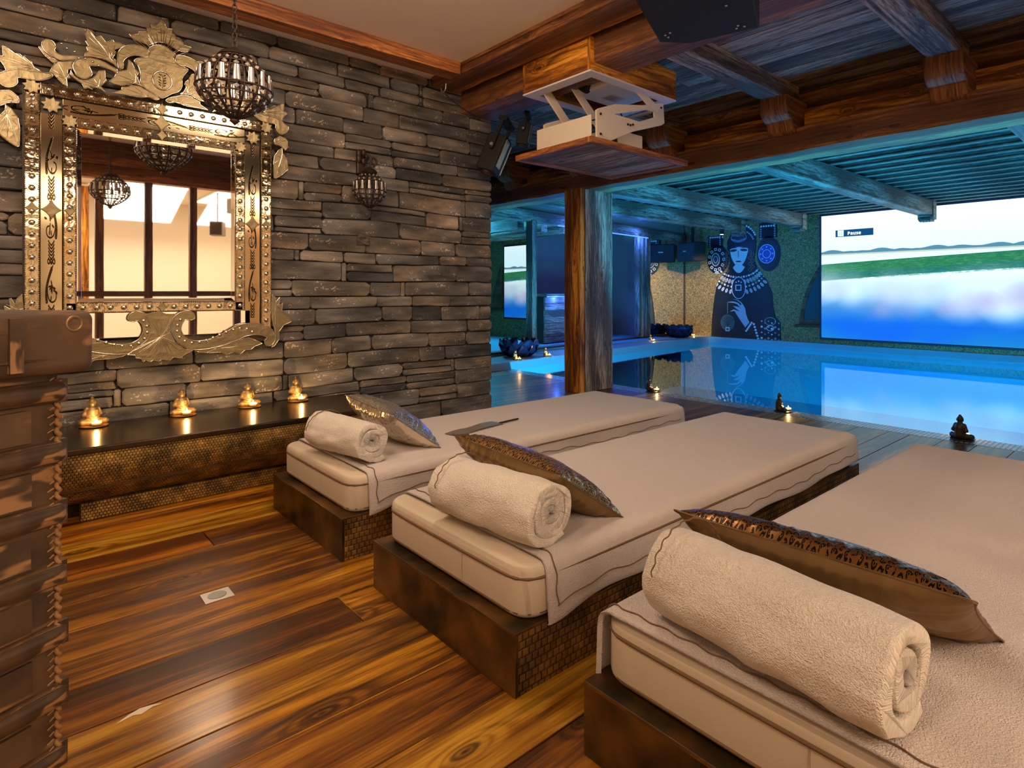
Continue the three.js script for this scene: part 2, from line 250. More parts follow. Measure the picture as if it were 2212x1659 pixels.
// boarded ceiling between the cross beams and the pool
{
  const c = struct('ceiling_boards', null, null, null, 'weathered grey boarded ceiling'); part('backing', new THREE.BoxGeometry(2.6, 0.05, 11.6), M.slab, c, [4.5, 3.235, -3.3]);
  const r = rng(17); let x = 3.42;
  while (x < 5.75) { const w = 0.15 + r() * 0.09, cutz = -5 + r() * 3; for (const [a, b] of [[-9.05, cutz], [cutz, 2.45]]) { const g = cbox(w - 0.005, 0.03, b - a - 0.004, 0.003); uvm(g, 'z', r() * 4, r() * 4); part('ceiling_board', g, GREYS[Math.floor(r() * 3)], c, [x + w / 2, 3.192 + (r() - 0.5) * 0.004, (a + b) / 2]); } x += w; }
  const zs = [-6.81, -5.44, -4.07, -2.705, -1.335, 0.035, 1.4], where = ['by the far mirrored wall', 'above the grey timber pillar', 'hidden behind the projector lift', 'meeting the beam beside the projector', 'meeting the beam right of the black loudspeaker', 'over the third lounger', 'over the deck end'];
  const prof = new THREE.Shape(); prof.moveTo(0.1, 0); prof.lineTo(0.1, -0.3); prof.lineTo(-0.12, -0.3); prof.bezierCurveTo(-0.17, -0.27, -0.16, -0.21, -0.19, -0.19); prof.bezierCurveTo(-0.26, -0.18, -0.31, -0.12, -0.3, -0.05); prof.lineTo(-0.3, 0); prof.closePath();
  const cg = new THREE.ExtrudeGeometry(prof, { depth: 0.25, bevelEnabled: true, bevelSize: 0.008, bevelThickness: 0.008, bevelSegments: 2, curveSegments: 8 }); cg.translate(0, 0, -0.125); const cgu = uvm(toCreasedNormals(cg, 0.7), 'x');
  zs.forEach((z, i) => {
    const j = thing('ceiling_joist', 'weathered joist with carved end ' + where[i], 'joist'); part('timber', timber(1.98, 0.15, 0.2, 'x'), GREYS[2], j, [4.42, 3.105, z]);
    part('corbel', cgu, BEAMS[0], j, [5.4, 3.03, z]);
  });
  const u = thing('pool_beam', 'upper golden brown beam with corbels along the pool', 'beam'); part('timber', timber(0.3, 0.2, 11.4, 'z'), M.orange, u, [5.6, 2.87, -3.3]);
  const l = thing('pool_beam', 'lower hewn main beam resting on the grey pillar', 'beam'); part('timber', timber(0.42, 0.22, 11.4, 'z', 0.02, 0.012), BEAMS[0], l, [5.5, 2.66, -3.3]);
  const v = thing('pool_beam', 'plain upper wall plate above the pool beam', 'beam'); part('timber', timber(0.14, 0.2, 11.4, 'z'), BEAMS[0], v, [5.68, 3.075, -3.3]);
}
// the timber pillar
{
  const p = thing('pillar', 'square timber pillar, one side orange, the other weathered grey', 'pillar', [5.5, 0, -5.475]);
  part('timber', timber(0.5, 2.55, 0.29, 'y', 0.01, 0.007), GREYS[2], p, [0.04, 1.275, 0]);
  part('facing_board', timber(0.08, 2.55, 0.285, 'y', 0.01, 0.005), M.orange, p, [-0.255, 1.275, -0.003]);
}
// ceiling over the pool: dark board, slats along z, carved beams along x
{
  const c = struct('ceiling_pool', null, null, null, 'dark ceiling behind the slats over the pool'); part('backing', new THREE.BoxGeometry(7.9, 0.1, 12.5), std({ color: lin(0.2, 0.19, 0.18), roughness: 0.8 }), c, [9.65, 3.32, -3.6]);
  const g = cbox(0.07, 0.15, 11.6, 0.006), sm = GREYS[1], eg = cbox(0.09, 0.018, 11.6, 0.004); uvm(g, 'z'); uvm(eg, 'z');
  for (let i = 0; i < 18; i++) { const q = part('slat', g, sm, c, [6.0 + i * 0.4, 3.04, -3.3]); part('edge_strip', eg, sm, q, [0, -0.08, 0]); }
  const relief = canvasTex(1024, 256, (x, W, H) => {
    x.fillStyle = '#777'; x.fillRect(0, 0, W, H); x.fillStyle = '#222'; x.fillRect(0, 0, W, 10); x.fillRect(0, H - 10, W, 10); x.strokeStyle = '#ddd'; x.lineWidth = 9;
    for (let i = 0; i < 16; i++) { const a = i * 64 + 32; x.beginPath(); x.arc(a, 150, 27, Math.PI, 0); x.stroke(); x.beginPath(); x.arc(a, 152, 13, 0, 7); x.stroke(); x.beginPath(); x.arc(a + 32, 100, 16, 0, Math.PI); x.stroke(); x.fillStyle = '#eee'; x.beginPath(); x.arc(a + 32, 190, 9, 0, 7); x.fill(); x.beginPath(); x.moveTo(a - 20, 60); x.lineTo(a, 85); x.lineTo(a + 20, 60); x.stroke(); }
    for (let i = 0; i < 64; i++) { x.fillStyle = '#eee'; x.beginPath(); x.arc(i * 16 + 8, 28, 6, 0, 7); x.fill(); x.beginPath(); x.arc(i * 16 + 8, 228, 6, 0, 7); x.fill(); }
  }, false);
  const cm = std({ map: scaled(T_grey[0], 0.5, 1), bumpMap: scaled(relief, 0.9, 3.7), bumpScale: 0.03, roughness: 0.55, color: lin(1.1, 1.1, 1.1) });
  const list = [[-7.5, 'near the mirrored pool wall'], [-6.03, 'between the pillar and the mural'], [-3.54, 'crossing in front of the bright screen'], [-1.05, 'over the pool beyond the third lounger']];
  for (const [z, w] of list) {
    const b = thing('carved_beam', 'pale carved beam with beaded edges ' + w, 'beam'); const bg = cbox(6.85, 0.27, 0.24, 0.01); { const p = bg.attributes.position, n = bg.attributes.normal, uv = bg.attributes.uv; for (let i = 0; i < p.count; i++) uv.setXY(i, p.getX(i), Math.abs(n.getY(i)) > 0.7 ? p.getZ(i) : p.getY(i) + 0.135); }
    part('shaft', bg, cm, b, [9.15, 2.82, z]);
    const beads = []; for (let i = 0; i < 170; i++) for (const s of [-1, 1]) beads.push(xform(new THREE.OctahedronGeometry(0.014), [5.75 + i * 0.04, 2.945, z + s * 0.125]));
    stuff(part('bead_edge', merged(beads), cm, b));
    part('end_cap', cbox(0.2, 0.36, 0.27, 0.015, 2), cm, b, [12.52, 2.79, z]); part('end_foot', cbox(0.26, 0.05, 0.2, 0.012, 2), cm, b, [12.48, 2.6, z]);
    for (let k = 0; k < 4; k++) part('end_drop', xform(new THREE.SphereGeometry(0.02, 8, 6), null, null, [1, 1.4, 1]), cm, b, [12.4, 2.585, z - 0.075 + k * 0.05]);
  }
}
// pool: basin, kerb, water, end wall
const POOL_X0 = 6.06, POOL_X1 = 13.4, POOL_Z1 = 2.4;
{
  const basin = struct('pool_basin', null, null, null, 'tiled pool basin'); const sh = new THREE.BoxGeometry(POOL_X1 - POOL_X0 + 0.1, 0.1, 12.6);
  part('pool_floor', uvm(sh, 'x'), M.tile, basin, [(POOL_X0 + POOL_X1) / 2, -1.35, -3.5]);
  part('pool_side', uvm(new THREE.BoxGeometry(0.2, 1.3, 11.6), 'z'), M.tile, basin, [POOL_X0 - 0.1, -0.7, -3.3]);
  part('pool_side', uvm(new THREE.BoxGeometry(0.2, 1.35, 12.6), 'z'), M.tile, basin, [POOL_X1 + 0.1, -0.7, -3.5]);
  part('pool_side', uvm(new THREE.BoxGeometry(7.4, 1.3, 0.2), 'x'), M.tile, basin, [9.73, -0.7, POOL_Z1 + 0.1]);
  const w = solo('pool_water', new THREE.BoxGeometry(POOL_X1 - POOL_X0 - 0.06, 0.001, 11.4), phy({ color: lin(0.45, 0.86, 0.95), roughness: 0.025, transmission: 1, thickness: 0, ior: 1.33, specularIntensity: 0.72 }), 'still turquoise pool water mirroring the screen', 'water', [(POOL_X0 + POOL_X1) / 2 - 0.03, -0.03, -3.3]); w.castShadow = false;
  const k = struct('pool_kerb', null, null, null, 'mosaic pool edge with a dark drain line'); part('mosaic_strip', uvm(cbox(0.26, 0.14, 11.4, 0.01), 'z'), M.kerb, k, [5.93, -0.075, -3.3]); part('drain_line', cbox(0.06, 0.1, 11.4, 0.004), std({ color: lin(0.02, 0.03, 0.05), roughness: 0.4 }), k, [5.79, -0.06, -3.3]);
  for (const [x, y, z, d] of [[6.1, -0.72, -5.6, 1], [6.1, -0.72, -3.8, 1], [6.1, -0.72, -1.9, 1], [6.1, -0.72, 0, 1]]) {  // unseen lamps, set on the hidden deck side to make the water glow
    const t = thing('unseen_pool_lamp', 'unseen round underwater lamp in the pool side by the deck', 'lamp', [x, y, z], 0, 'unseen pool lamps on the deck side');
    part('lens', xform(new THREE.CylinderGeometry(0.09, 0.09, 0.03, 20), null, [0, 0, Math.PI / 2]), std({ color: 0x000000, emissive: CYAN, emissiveIntensity: 2 }), t); part('rim', xform(new THREE.TorusGeometry(0.1, 0.012, 8, 24), null, [0, Math.PI / 2, 0]), M.steel, t);
    pointLight('unseen_pool_light', CYAN, lampPower.pool, [d * 0.14, 0, 0], 3, t);
  }
}
// end wall with gold mosaic, mural, arched window and projection screen
const FX = 13.4;
{
  const w = struct('wall_end', null, null, null, 'gold glass mosaic end wall'); const g = new THREE.BoxGeometry(0.3, 3.4, 12.6); part('mosaic_field', uvm(g, 'z'), M.mosaic, w, [FX + 0.15, 1.6, -3.6]);
  part('plinth', uvm(new THREE.BoxGeometry(0.05, 0.16, 12.2), 'z'), M.tile, w, [FX - 0.025, 0.02, -3.6]);
}
{
  const px = (X) => { const u = 1500 + X * 0.18083, t = (u - 1240) / 1294, dx = Math.cos(YAW) + Math.sin(YAW) * t, dz = -Math.sin(YAW) + Math.cos(YAW) * t; return (dz / dx) * FX; };
  const yOf = (Y) => 3.05 - (Y - 90) * (2.95 / 1420);
  const Zl = px(100), Zr = px(1080);
  const art = canvasTex(1024, 1480, (x, W, H) => {
    x.save(); x.scale(W / 980, H / 1500); x.translate(-100, -60);
    x.fillStyle = '#101820'; x.fillRect(100, 60, 980, 1500); const pale = '#d9e4e6', grey = '#8fa3a8', gold = '#8a744a';
    const dot = (a, b, r, c = pale) => { x.fillStyle = c; x.beginPath(); x.arc(a, b, r, 0, 7); x.fill(); }, ell = (a, b, rx, ry, c, lw, rot = 0) => { x.beginPath(); x.ellipse(a, b, rx, ry, rot, 0, 7); if (lw) { x.strokeStyle = c; x.lineWidth = lw; x.stroke(); } else { x.fillStyle = c; x.fill(); } };
    for (let i = -8; i < 9; i++) { const a = (i / 8) * 1.25; dot(560 + Math.sin(a) * 205, 330 - Math.cos(a) * 190, 13); dot(560 + Math.sin(a) * 180, 370 - Math.cos(a) * 165, 11, grey); }
    ell(560, 290, 95, 60, '#22303a'); ell(560, 290, 92, 56, grey, 6); for (let i = 0; i < 9; i++) dot(480 + i * 20, 335 - Math.abs(i - 4) * 6, 9, grey); dot(560, 265, 16, pale);
    x.fillStyle = '#c9d3d2'; x.beginPath(); x.moveTo(455, 430); x.quadraticCurveTo(560, 380, 675, 430); x.quadraticCurveTo(660, 560, 600, 625); x.lineTo(635, 650); x.quadraticCurveTo(560, 790, 490, 650); x.lineTo(520, 620); x.quadraticCurveTo(460, 540, 455, 430); x.fill();
    x.fillStyle = '#0c1116'; for (const s of [-1, 1]) { x.beginPath(); x.ellipse(560 + s * 62, 445, 42, 15, s * 0.1, 0, 7); x.fill(); x.fillRect(560 + s * 62 - 40, 412, 80, 6); } x.beginPath(); x.ellipse(558, 580, 34, 9, 0, 0, 7); x.fill(); x.fillRect(552, 450, 6, 80);
    for (const [a, b] of [[285, 545], [885, 505]]) { ell(a, b, a < 500 ? 120 : 128, a < 500 ? 170 : 195, '#0b1014'); if (a > 500) { ell(a, b, 120, 185, '#16262a'); ell(a, b, 92, 112, '#3a46a8'); ell(a, b, 88, 108, pale, 7); ell(a, b, 44, 48, pale, 6); for (let i = 0; i < 8; i++) dot(a + 68 * Math.cos(i * 0.785), b + 80 * Math.sin(i * 0.785), 10, '#aab4ee'); } else { ell(a - 12, b, 54, 82, '#27424f'); ell(a - 12, b, 50, 78, pale, 7); ell(a - 12, b, 26, 40, pale, 5); for (let i = 0; i < 11; i++) { const t = i * 0.571; x.save(); x.translate(a + 92 * Math.cos(t), b + 128 * Math.sin(t)); x.rotate(t); x.strokeStyle = pale; x.lineWidth = 7; x.strokeRect(-13, -13, 26, 26); x.restore(); } } }
    for (const [a, b, n] of [[170, 270, 6], [330, 260, 5], [200, 270, 5], [790, 160, 7], [975, 170, 7], [820, 190, 6]]) for (let i = 0; i < n; i++) dot(a, b + i * 26, 9, grey); for (let i = 0; i < 6; i++) { dot(205 + i * 24, 268, 10, pale); dot(825 + i * 28, 182, 11, pale); }
    x.strokeStyle = gold; x.lineWidth = 5; for (let i = 0; i < 7; i++) for (const s of [-1, 1]) { x.save(); x.translate(560 + s * (135 + (i % 2) * 30), 470 + i * 36); x.rotate(0.785); x.strokeRect(-16, -16, 32, 32); x.restore(); }
    for (let k = 0; k < 4; k++) for (let i = -9; i < 10; i++) { const a = (i / 9) * 1.15, R = 250 + k * 48; x.save(); x.translate(560 + Math.sin(a) * R, 620 + Math.cos(a) * (150 + k * 62)); x.rotate(-a); if (k % 2) { ell(0, 0, 13, 26, grey); ell(0, 0, 12, 25, pale, 4); } else dot(0, 0, 12, i % 2 ? grey : pale); x.restore(); }
    x.strokeStyle = gold; x.lineWidth = 7; for (const s of [-1, 1]) { x.beginPath(); x.arc(560 + s * 190, 810, 38, 0, 7); x.stroke(); x.beginPath(); x.arc(560 + s * 190, 810, 18, 0, 7); x.stroke(); }
    ell(560, 900, 82, 130, '#14253a'); ell(560, 900, 82, 130, pale, 7); x.strokeStyle = pale; x.lineWidth = 10; x.strokeRect(526, 866, 62, 62); dot(560, 820, 10); dot(530, 832, 8); dot(590, 832, 8);
    x.fillStyle = '#10201f'; x.fillRect(230, 1050, 700, 60); x.fillStyle = '#9fb8c8'; x.beginPath(); x.moveTo(640, 1375); x.quadraticCurveTo(545, 1240, 510, 1180); x.lineTo(450, 1190); x.lineTo(500, 1160); x.lineTo(575, 1185); x.lineTo(490, 1120); x.lineTo(560, 1130); x.lineTo(590, 1150); x.lineTo(540, 1095); x.quadraticCurveTo(470, 1070, 410, 1080); x.quadraticCurveTo(500, 1050, 560, 1085); x.quadraticCurveTo(600, 1130, 590, 1090); x.quadraticCurveTo(545, 1040, 480, 1035); x.quadraticCurveTo(590, 1030, 640, 1150); x.quadraticCurveTo(650, 1250, 690, 1310); x.closePath(); x.fill();
    for (let i = 0; i < 6; i++) { dot(715 - i * 13, 1315 + i * 20, 12); dot(740 + i * 10, 1330 + i * 34, 13); }
    for (let i = 0; i < 8; i++) dot(425, 1090 + i * 17, 5, grey); ell(425, 1325, 88, 100, '#2b5f60'); x.strokeStyle = '#15302f'; x.lineWidth = 8; for (let i = 0; i < 5; i++) { x.beginPath(); x.moveTo(345 + i * 18, 1290 + i * 22); x.lineTo(425, 1250 + i * 22); x.lineTo(505 - i * 18, 1290 + i * 22); x.stroke(); } x.strokeStyle = pale; x.lineWidth = 10; x.strokeRect(405, 1385, 40, 40);
    for (let a = 0; a < 4; a++) for (let i = 0; i < 6; i++) dot(830 + i * 38, 1290 + a * 66 + (i % 2) * 20, a % 2 ? 13 : 9, i % 3 ? grey : pale); ell(925, 1370, 40, 30, pale, 7); ell(925, 1290, 60, 44, grey, 7);
    x.restore();
  });
  const mat = std({ map: art, roughness: 0.3, bumpMap: scaled(T_mosaic[1], 3, 4), bumpScale: 0.002 });
  const mural = thing('mosaic_mural', 'mosaic portrait of a jewelled woman in a dark robe', 'mural');
  const piece = (name, pts) => { const s = new THREE.Shape(pts.map(([X, Y]) => new THREE.Vector2(px(X), yOf(Y)))), g = new THREE.ExtrudeGeometry(s, { depth: 0.02, bevelEnabled: false }); g.rotateY(-Math.PI / 2); g.translate(FX, 0, 0); const p = g.attributes.position, uv = g.attributes.uv; for (let i = 0; i < p.count; i++) uv.setXY(i, (p.getZ(i) - Zl) / (Zr - Zl), (p.getY(i) - yOf(1560)) / (yOf(60) - yOf(1560))); part(name, g, mat, mural); };
  const oval = (a, b, rx, ry, n = 28) => Array.from({ length: n }, (_, i) => [a + rx * Math.cos((i / n) * 6.2832), b + ry * Math.sin((i / n) * 6.2832)]);
  piece('robe', [[205, 1505], [215, 1300], [235, 1080], [270, 860], [320, 760], [400, 690], [430, 600], [400, 480], [395, 330], [470, 190], [560, 120], [660, 160], [735, 260], [740, 420], [715, 560], [740, 640], [800, 720], [870, 820], [930, 950], [945, 1120], [970, 1240], [1030, 1300], [1035, 1505]]);
  piece('medallion', oval(285, 545, 125, 180)); piece('medallion', oval(890, 505, 140, 205)); piece('pendant_panel', [[165, 250], [345, 250], [345, 390], [165, 390]]); piece('pendant_panel', [[780, 140], [990, 140], [990, 320], [780, 320]]);
  // arched window half hidden by the screen
  const win = struct('window_1', null, null, null, 'dark arched wooden window in the mosaic wall'); const z0 = -6.42, z1 = -5.2, zc = (z0 + z1) / 2 + 0.2, arch = (ins) => { const s = new THREE.Shape(), a = z0 + ins, b = z1 + 0.4 - ins, m = (a + b) / 2; s.moveTo(a, 0.52 + ins); s.bezierCurveTo(a + 0.05, 1.2, a + 0.3, 1.75, m, 2.25 - ins * 1.5); s.bezierCurveTo(b - 0.3, 1.75, b - 0.05, 1.2, b, 0.52 + ins); s.closePath(); return s; };
  const ext = (s, d, x) => { const g = new THREE.ExtrudeGeometry(s, { depth: d, bevelEnabled: false, curveSegments: 16 }); g.rotateY(-Math.PI / 2); g.translate(x, 0, 0); return g; };
  const fr = arch(0); fr.holes.push(arch(0.1)); part('window_frame', ext(fr, 0.06, FX), BEAMS[1], win); part('window_pane', ext(arch(0.1), 0.01, FX - 0.02), phy({ color: lin(0.04, 0.08, 0.1), roughness: 0.08 }), win); part('window_sill', cbox(0.1, 0.06, 1.8, 0.01), BEAMS[1], win, [FX - 0.05, 0.49, -5.62]);
}
{
  const pic = canvasTex(1280, 720, (x, W, H) => {
    let g = x.createLinearGradient(0, 0, 0, H); g.addColorStop(0, '#d6f2f8'); g.addColorStop(0.3, '#c6eef6'); g.addColorStop(1, '#d8f2f6'); x.fillStyle = g; x.fillRect(0, 0, W, H);
    const r = rng(8); x.fillStyle = '#4a7890'; x.beginPath(); x.moveTo(0, H * 0.31); for (let i = 0; i <= 60; i++) x.lineTo((i / 60) * W, H * (0.30 - 0.018 * Math.abs(Math.sin(i * 0.5) * Math.sin(i * 0.23 + 1)))); x.lineTo(W, H * 0.318); x.lineTo(0, H * 0.32); x.fill();
    x.fillStyle = '#a8b4a4'; x.fillRect(0, H * 0.315, W, H * 0.012);
    g = x.createLinearGradient(0, H * 0.52, 0, H); g.addColorStop(0, '#c8e6ea'); g.addColorStop(0.25, '#86aed0'); g.addColorStop(0.5, '#3578c0'); g.addColorStop(0.75, '#1060c4'); g.addColorStop(1, '#1672b8'); x.fillStyle = g; x.fillRect(0, H * 0.5, W, H * 0.5);
    x.fillStyle = '#1f6444'; x.beginPath(); x.moveTo(0, H * 0.40); x.quadraticCurveTo(W * 0.4, H * 0.365, W, H * 0.33); x.lineTo(W, H * 0.45); x.quadraticCurveTo(W * 0.5, H * 0.47, 0, H * 0.535); x.fill();
    for (let i = 0; i < 4200; i++) { const a = r() * W, t = r(), y0 = H * (0.40 - 0.07 * (a / W)), y1 = H * (0.53 - 0.08 * (a / W)); x.fillStyle = (t > 0.55 ? ['#256878', '#195a56', '#488672', '#255a86'] : ['#18703a', '#388a48', '#226848', '#5a9456'])[Math.floor(r() * 4)]; x.globalAlpha = 0.4; x.fillRect(a, lerp(y0, y1, t), 6 + r() * 24, 2); }
    const puff = (cx, cy, R, c, a) => { const q = x.createRadialGradient(cx, cy, 0, cx, cy, R); q.addColorStop(0, `rgba(${c},${a})`); q.addColorStop(1, `rgba(${c},0)`); x.globalAlpha = 1; x.fillStyle = q; x.fillRect(cx - R, cy - R, 2 * R, 2 * R); };
    for (let i = 0; i < 46; i++) { const a = r(); puff(W * a, H * (0.54 + r() * 0.1 + 0.1 * a), 60 + r() * 100, r() < 0.5 ? '205,230,236' : '170,184,208', 0.3); } for (let i = 0; i < 22; i++) { const a = 0.55 + r() * 0.45; puff(W * a, H * (0.58 + r() * 0.16), 80 + r() * 90, '200,228,230', 0.35); }
    for (let i = 0; i < 26; i++) { const a = 0.15 + r() * 0.75; puff(W * a, H * (0.70 + 0.08 * Math.sin(a * 5)), 50 + r() * 70, '150,146,192', 0.25); }
    for (let i = 0; i < 14; i++) puff(W * (0.05 + r() * 0.5), H * (0.9 + r() * 0.1), 100, '12,86,208', 0.5);
    x.globalAlpha = 1; x.fillStyle = '#0c3c64'; x.fillRect(W * 0.065, H * 0.125, W * 0.165, H * 0.055); x.fillStyle = '#fff'; x.fillRect(W * 0.075, H * 0.128, 34, 34); x.fillStyle = '#7ec8ea'; x.fillRect(W * 0.075 + 8, H * 0.128 + 6, 6, 22); x.fillRect(W * 0.075 + 20, H * 0.128 + 6, 6, 22); x.fillStyle = '#fff'; x.font = 'bold 27px sans-serif'; x.fillText('Pause', W * 0.118, H * 0.125 + 31);
  });
  const Z0 = -5.84, Z1 = -1.06, W = Z1 - Z0, H = 2.69;
  const screenMat = std({ color: 0x000000, emissive: 0xffffff, emissiveMap: pic, emissiveIntensity: 1.45, roughness: 0.8 });
  const s = thing('projection_screen', 'huge bright projection screen showing a lake and green shore over the pool', 'screen', [FX - 0.2, 1.6, (Z0 + Z1) / 2]); const g = new THREE.BoxGeometry(W, H, 0.02); g.rotateY(-Math.PI / 2);
  part('frame', cbox(0.04, H + 0.1, W + 0.1, 0.008), std({ color: lin(0.015, 0.02, 0.05), roughness: 0.5 }), s, [0.035, 0, 0]); part('screen_picture', new THREE.PlaneGeometry(W, H).rotateY(-Math.PI / 2), screenMat, s, [0.005, 0, 0]);
  // smaller glowing picture added for the screen reflection in the first opening
  const a = thing('projection_screen', 'narrow glowing panel added for the reflected screen in the opening beside the stone wall', 'screen', [8.93, 1.51, -11.4]); part('frame', cbox(0.04, 1.8, 0.92, 0.008), M.black, a, [0.035, 0, 0]); part('screen_picture', new THREE.PlaneGeometry(0.86, 1.72).rotateY(-Math.PI / 2), std({ color: 0x000000, emissive: 0xffffff, emissiveMap: (() => { const q = scaled(pic, 0.28, 1); q.offset.set(0.35, 0); return q; })(), emissiveIntensity: 0.95 }), a, [0.005, 0, 0]);
}
// mirrored wall along the pool: ledge, plinth, posts, mirror, bar and added annexe behind
{
  const dir = V(Math.cos(SIDE_TURN), 0, -Math.sin(SIDE_TURN)), at = (x, back = 0) => [x - Math.sin(SIDE_TURN) * back, 0, sideZ(x) - Math.cos(SIDE_TURN) * back];
  const L = struct('ledge', null, null, null, 'broad step along the mirrored pool wall'); L.position.set(...at(9.0, 0.0)); L.rotation.y = SIDE_TURN; part('step', cbox(9.4, 0.3, 0.76, 0.02, 2), M.ledge, L, [-0.3, -0.035, 0.38]); part('plinth', cbox(9.4, 0.36, 0.2, 0.01), GREYS[1], L, [-0.3, 0.01, -0.1]);
  for (const [x, w, lb] of [[7.27, 0.13, 'slim weathered post between the opening and the bar'], [11.05, 0.16, 'teal weathered post beside the dark doorway'], [11.38, 0.17, 'second weathered post framing the wall mirror']]) { const p = thing('wall_post', lb, 'post', [at(x)[0], 0.19, at(x)[2]], SIDE_TURN); part('timber', timber(w, 2.42, 0.16, 'y'), GREYS[1], p, [0, 1.21, 0]); }
  const m = thing('wall_mirror', 'tall wall mirror doubling the mosaic woman', 'mirror', [...at(12.42, 0.03)], SIDE_TURN); part('mirror_glass', cbox(1.95, 2.4, 0.02, 0.002), M.glassmirror, m, [0.0, 1.39, 0]); part('edge_strip', cbox(0.03, 2.4, 0.03, 0.004), M.iron, m, [0.97, 1.39, 0.015]);
  const lint = struct('trim_1', null, null, null, 'lintel over the posts'); lint.position.set(...at(9.0, 0.05)); lint.rotation.y = SIDE_TURN; part('lintel', timber(9.4, 0.2, 0.2, 'x'), GREYS[1], lint, [-0.3, 2.7, 0]); part('upper_panel', new THREE.BoxGeometry(9.4, 0.5, 0.1), M.darkwall, lint, [-0.3, 3.05, -0.02]);
  // rooms behind; the annexe is added to hold the imitated reflection
  struct('wall_added_annexe', uvm(new THREE.BoxGeometry(0.1, 3.3, 3.05), 'z'), M.mosaic, [9.03, 1.6, -12.45]);
  struct('wall_added_annexe_back', new THREE.BoxGeometry(6.5, 3.3, 0.1), M.darkwall, [6.0, 1.6, -14.0]);
  struct('wall_added_annexe_left', new THREE.BoxGeometry(0.1, 3.3, 5.2), M.darkwall, [4.2, 1.6, -11.6]);
  struct('floor_annexe', uvm(new THREE.BoxGeometry(7.6, 0.1, 5.6), 'x'), M.tile, [8.0, 0.1, -11.6]); struct('ceiling_annexe', new THREE.BoxGeometry(8, 0.1, 6), M.darkwall, [8.0, 3.1, -11.8]);
  for (let k = 0; k < 3; k++) { const b = thing('added_annexe_beam', 'pale beam across the added annexe ceiling, ' + ['nearest the glowing panel', 'second from the glowing panel', 'third from the glowing panel'][k], 'beam'); part('timber', timber(0.16, 0.22, 3.6, 'z'), GREYS[2], b, [8.75 - k * 0.62, 2.62, -11.2]); }
  { const a = struct('added_window_2', null, null, null, 'dark slanted shape added for the reflected arched window beside the glowing panel'); const s = new THREE.Shape(); s.moveTo(-12.35, 0.85); s.lineTo(-11.95, 0.85); s.lineTo(-11.95, 1.95); s.bezierCurveTo(-12.1, 1.6, -12.28, 1.3, -12.35, 0.85); const g = new THREE.ExtrudeGeometry(s, { depth: 0.06, bevelEnabled: false }); g.rotateY(-Math.PI / 2); part('window_frame', g, BEAMS[1], a, [8.97, 0, 0]); part('window_sill', cbox(0.08, 0.05, 0.6, 0.01), BEAMS[1], a, [8.93, 0.83, -12.12]); }  // added shape imitating the arched window in the reflected view
  { const a = thing('unseen_annexe_lamp', 'unseen cyan lamp in the added annexe beside the stone wall', 'lamp', [7.3, 2.9, -11.3]); part('lens_light', new THREE.SphereGeometry(0.06, 14, 10), std({ color: 0x000000, emissive: CYAN, emissiveIntensity: 3 }), a); part('collar', xform(new THREE.CylinderGeometry(0.07, 0.07, 0.14, 16), [0, 0.1, 0]), M.black, a); pointLight('unseen_annexe_light', CYAN, 26, [0, -0.1, 0], 3, a); }  // unseen lamp, placed to light the annexe walls cyan
  struct('wall_bar_back', new THREE.BoxGeometry(3.2, 3.3, 0.1), std({ color: lin(0.26, 0.16, 0.15), roughness: 0.9 }), [10.6, 1.6, -11.6]);
  struct('wall_bar_side', new THREE.BoxGeometry(0.1, 3.3, 2.6), M.darkwall, [11.75, 1.6, -10.8]);
  const bar = thing('bar_counter', 'plank-fronted bar counter glowing in blue light', 'bar', [9.4, 0, -10.0], SIDE_TURN); part('top', cbox(2.3, 0.06, 0.56, 0.01), GREYS[0], bar, [0, 1.2, 0.03]); for (let k = 0; k < 7; k++) part('plank', uvm(cbox(2.2, 0.135, 0.04, 0.006), 'x', k, k * 0.7), GREYS[0], bar, [0, 0.24 + k * 0.14, 0.2]); part('body', new THREE.BoxGeometry(2.2, 1.03, 0.36), M.slab, bar, [0, 0.66, 0]);
  const tv = thing('wall_screen', 'small blue lit screen on the bar back wall', 'screen', [11.1, 1.95, -11.53]); part('casing', cbox(0.62, 0.7, 0.05, 0.01), M.black, tv); part('screen_glass', new THREE.PlaneGeometry(0.4, 0.56), std({ color: 0x000000, emissive: lin(0.05, 0.25, 1), emissiveIntensity: 0.5 }), tv, [0.05, 0, 0.03]);
  const led = thing('unseen_source_strip', 'blue strip along the ledge lintel for the unseen lamp lighting the ledge', 'lamp', [...at(9.6, -0.12)], SIDE_TURN); part('strip_light', cbox(3.4, 0.02, 0.03, 0.004), std({ color: 0x000000, emissive: BLUE, emissiveIntensity: 3 }), led, [0, 2.57, 0]); for (const x of [-1.3, 0, 1.3]) pointLight('unseen_source_light', BLUE, lampPower.led, [x, 2.5, 0.06], 4, led);  // strip stands for an unseen blue source lighting the ledge
  const led2 = thing('unseen_source_strip', 'blue strip under the bar counter top for the unseen lamp lighting the bar front', 'lamp', [9.4, 0, -10.0], SIDE_TURN); part('strip_light', cbox(2.1, 0.016, 0.02, 0.004), std({ color: 0x000000, emissive: BLUE, emissiveIntensity: 4 }), led2, [0, 1.16, 0.24]); for (const x of [-0.8, -0.3, 0.3, 0.8]) pointLight('unseen_source_light', BLUE, 1.2, [x, 1.12, 0.3], 2, led2);  // strip stands for an unseen blue source lighting the bar planks
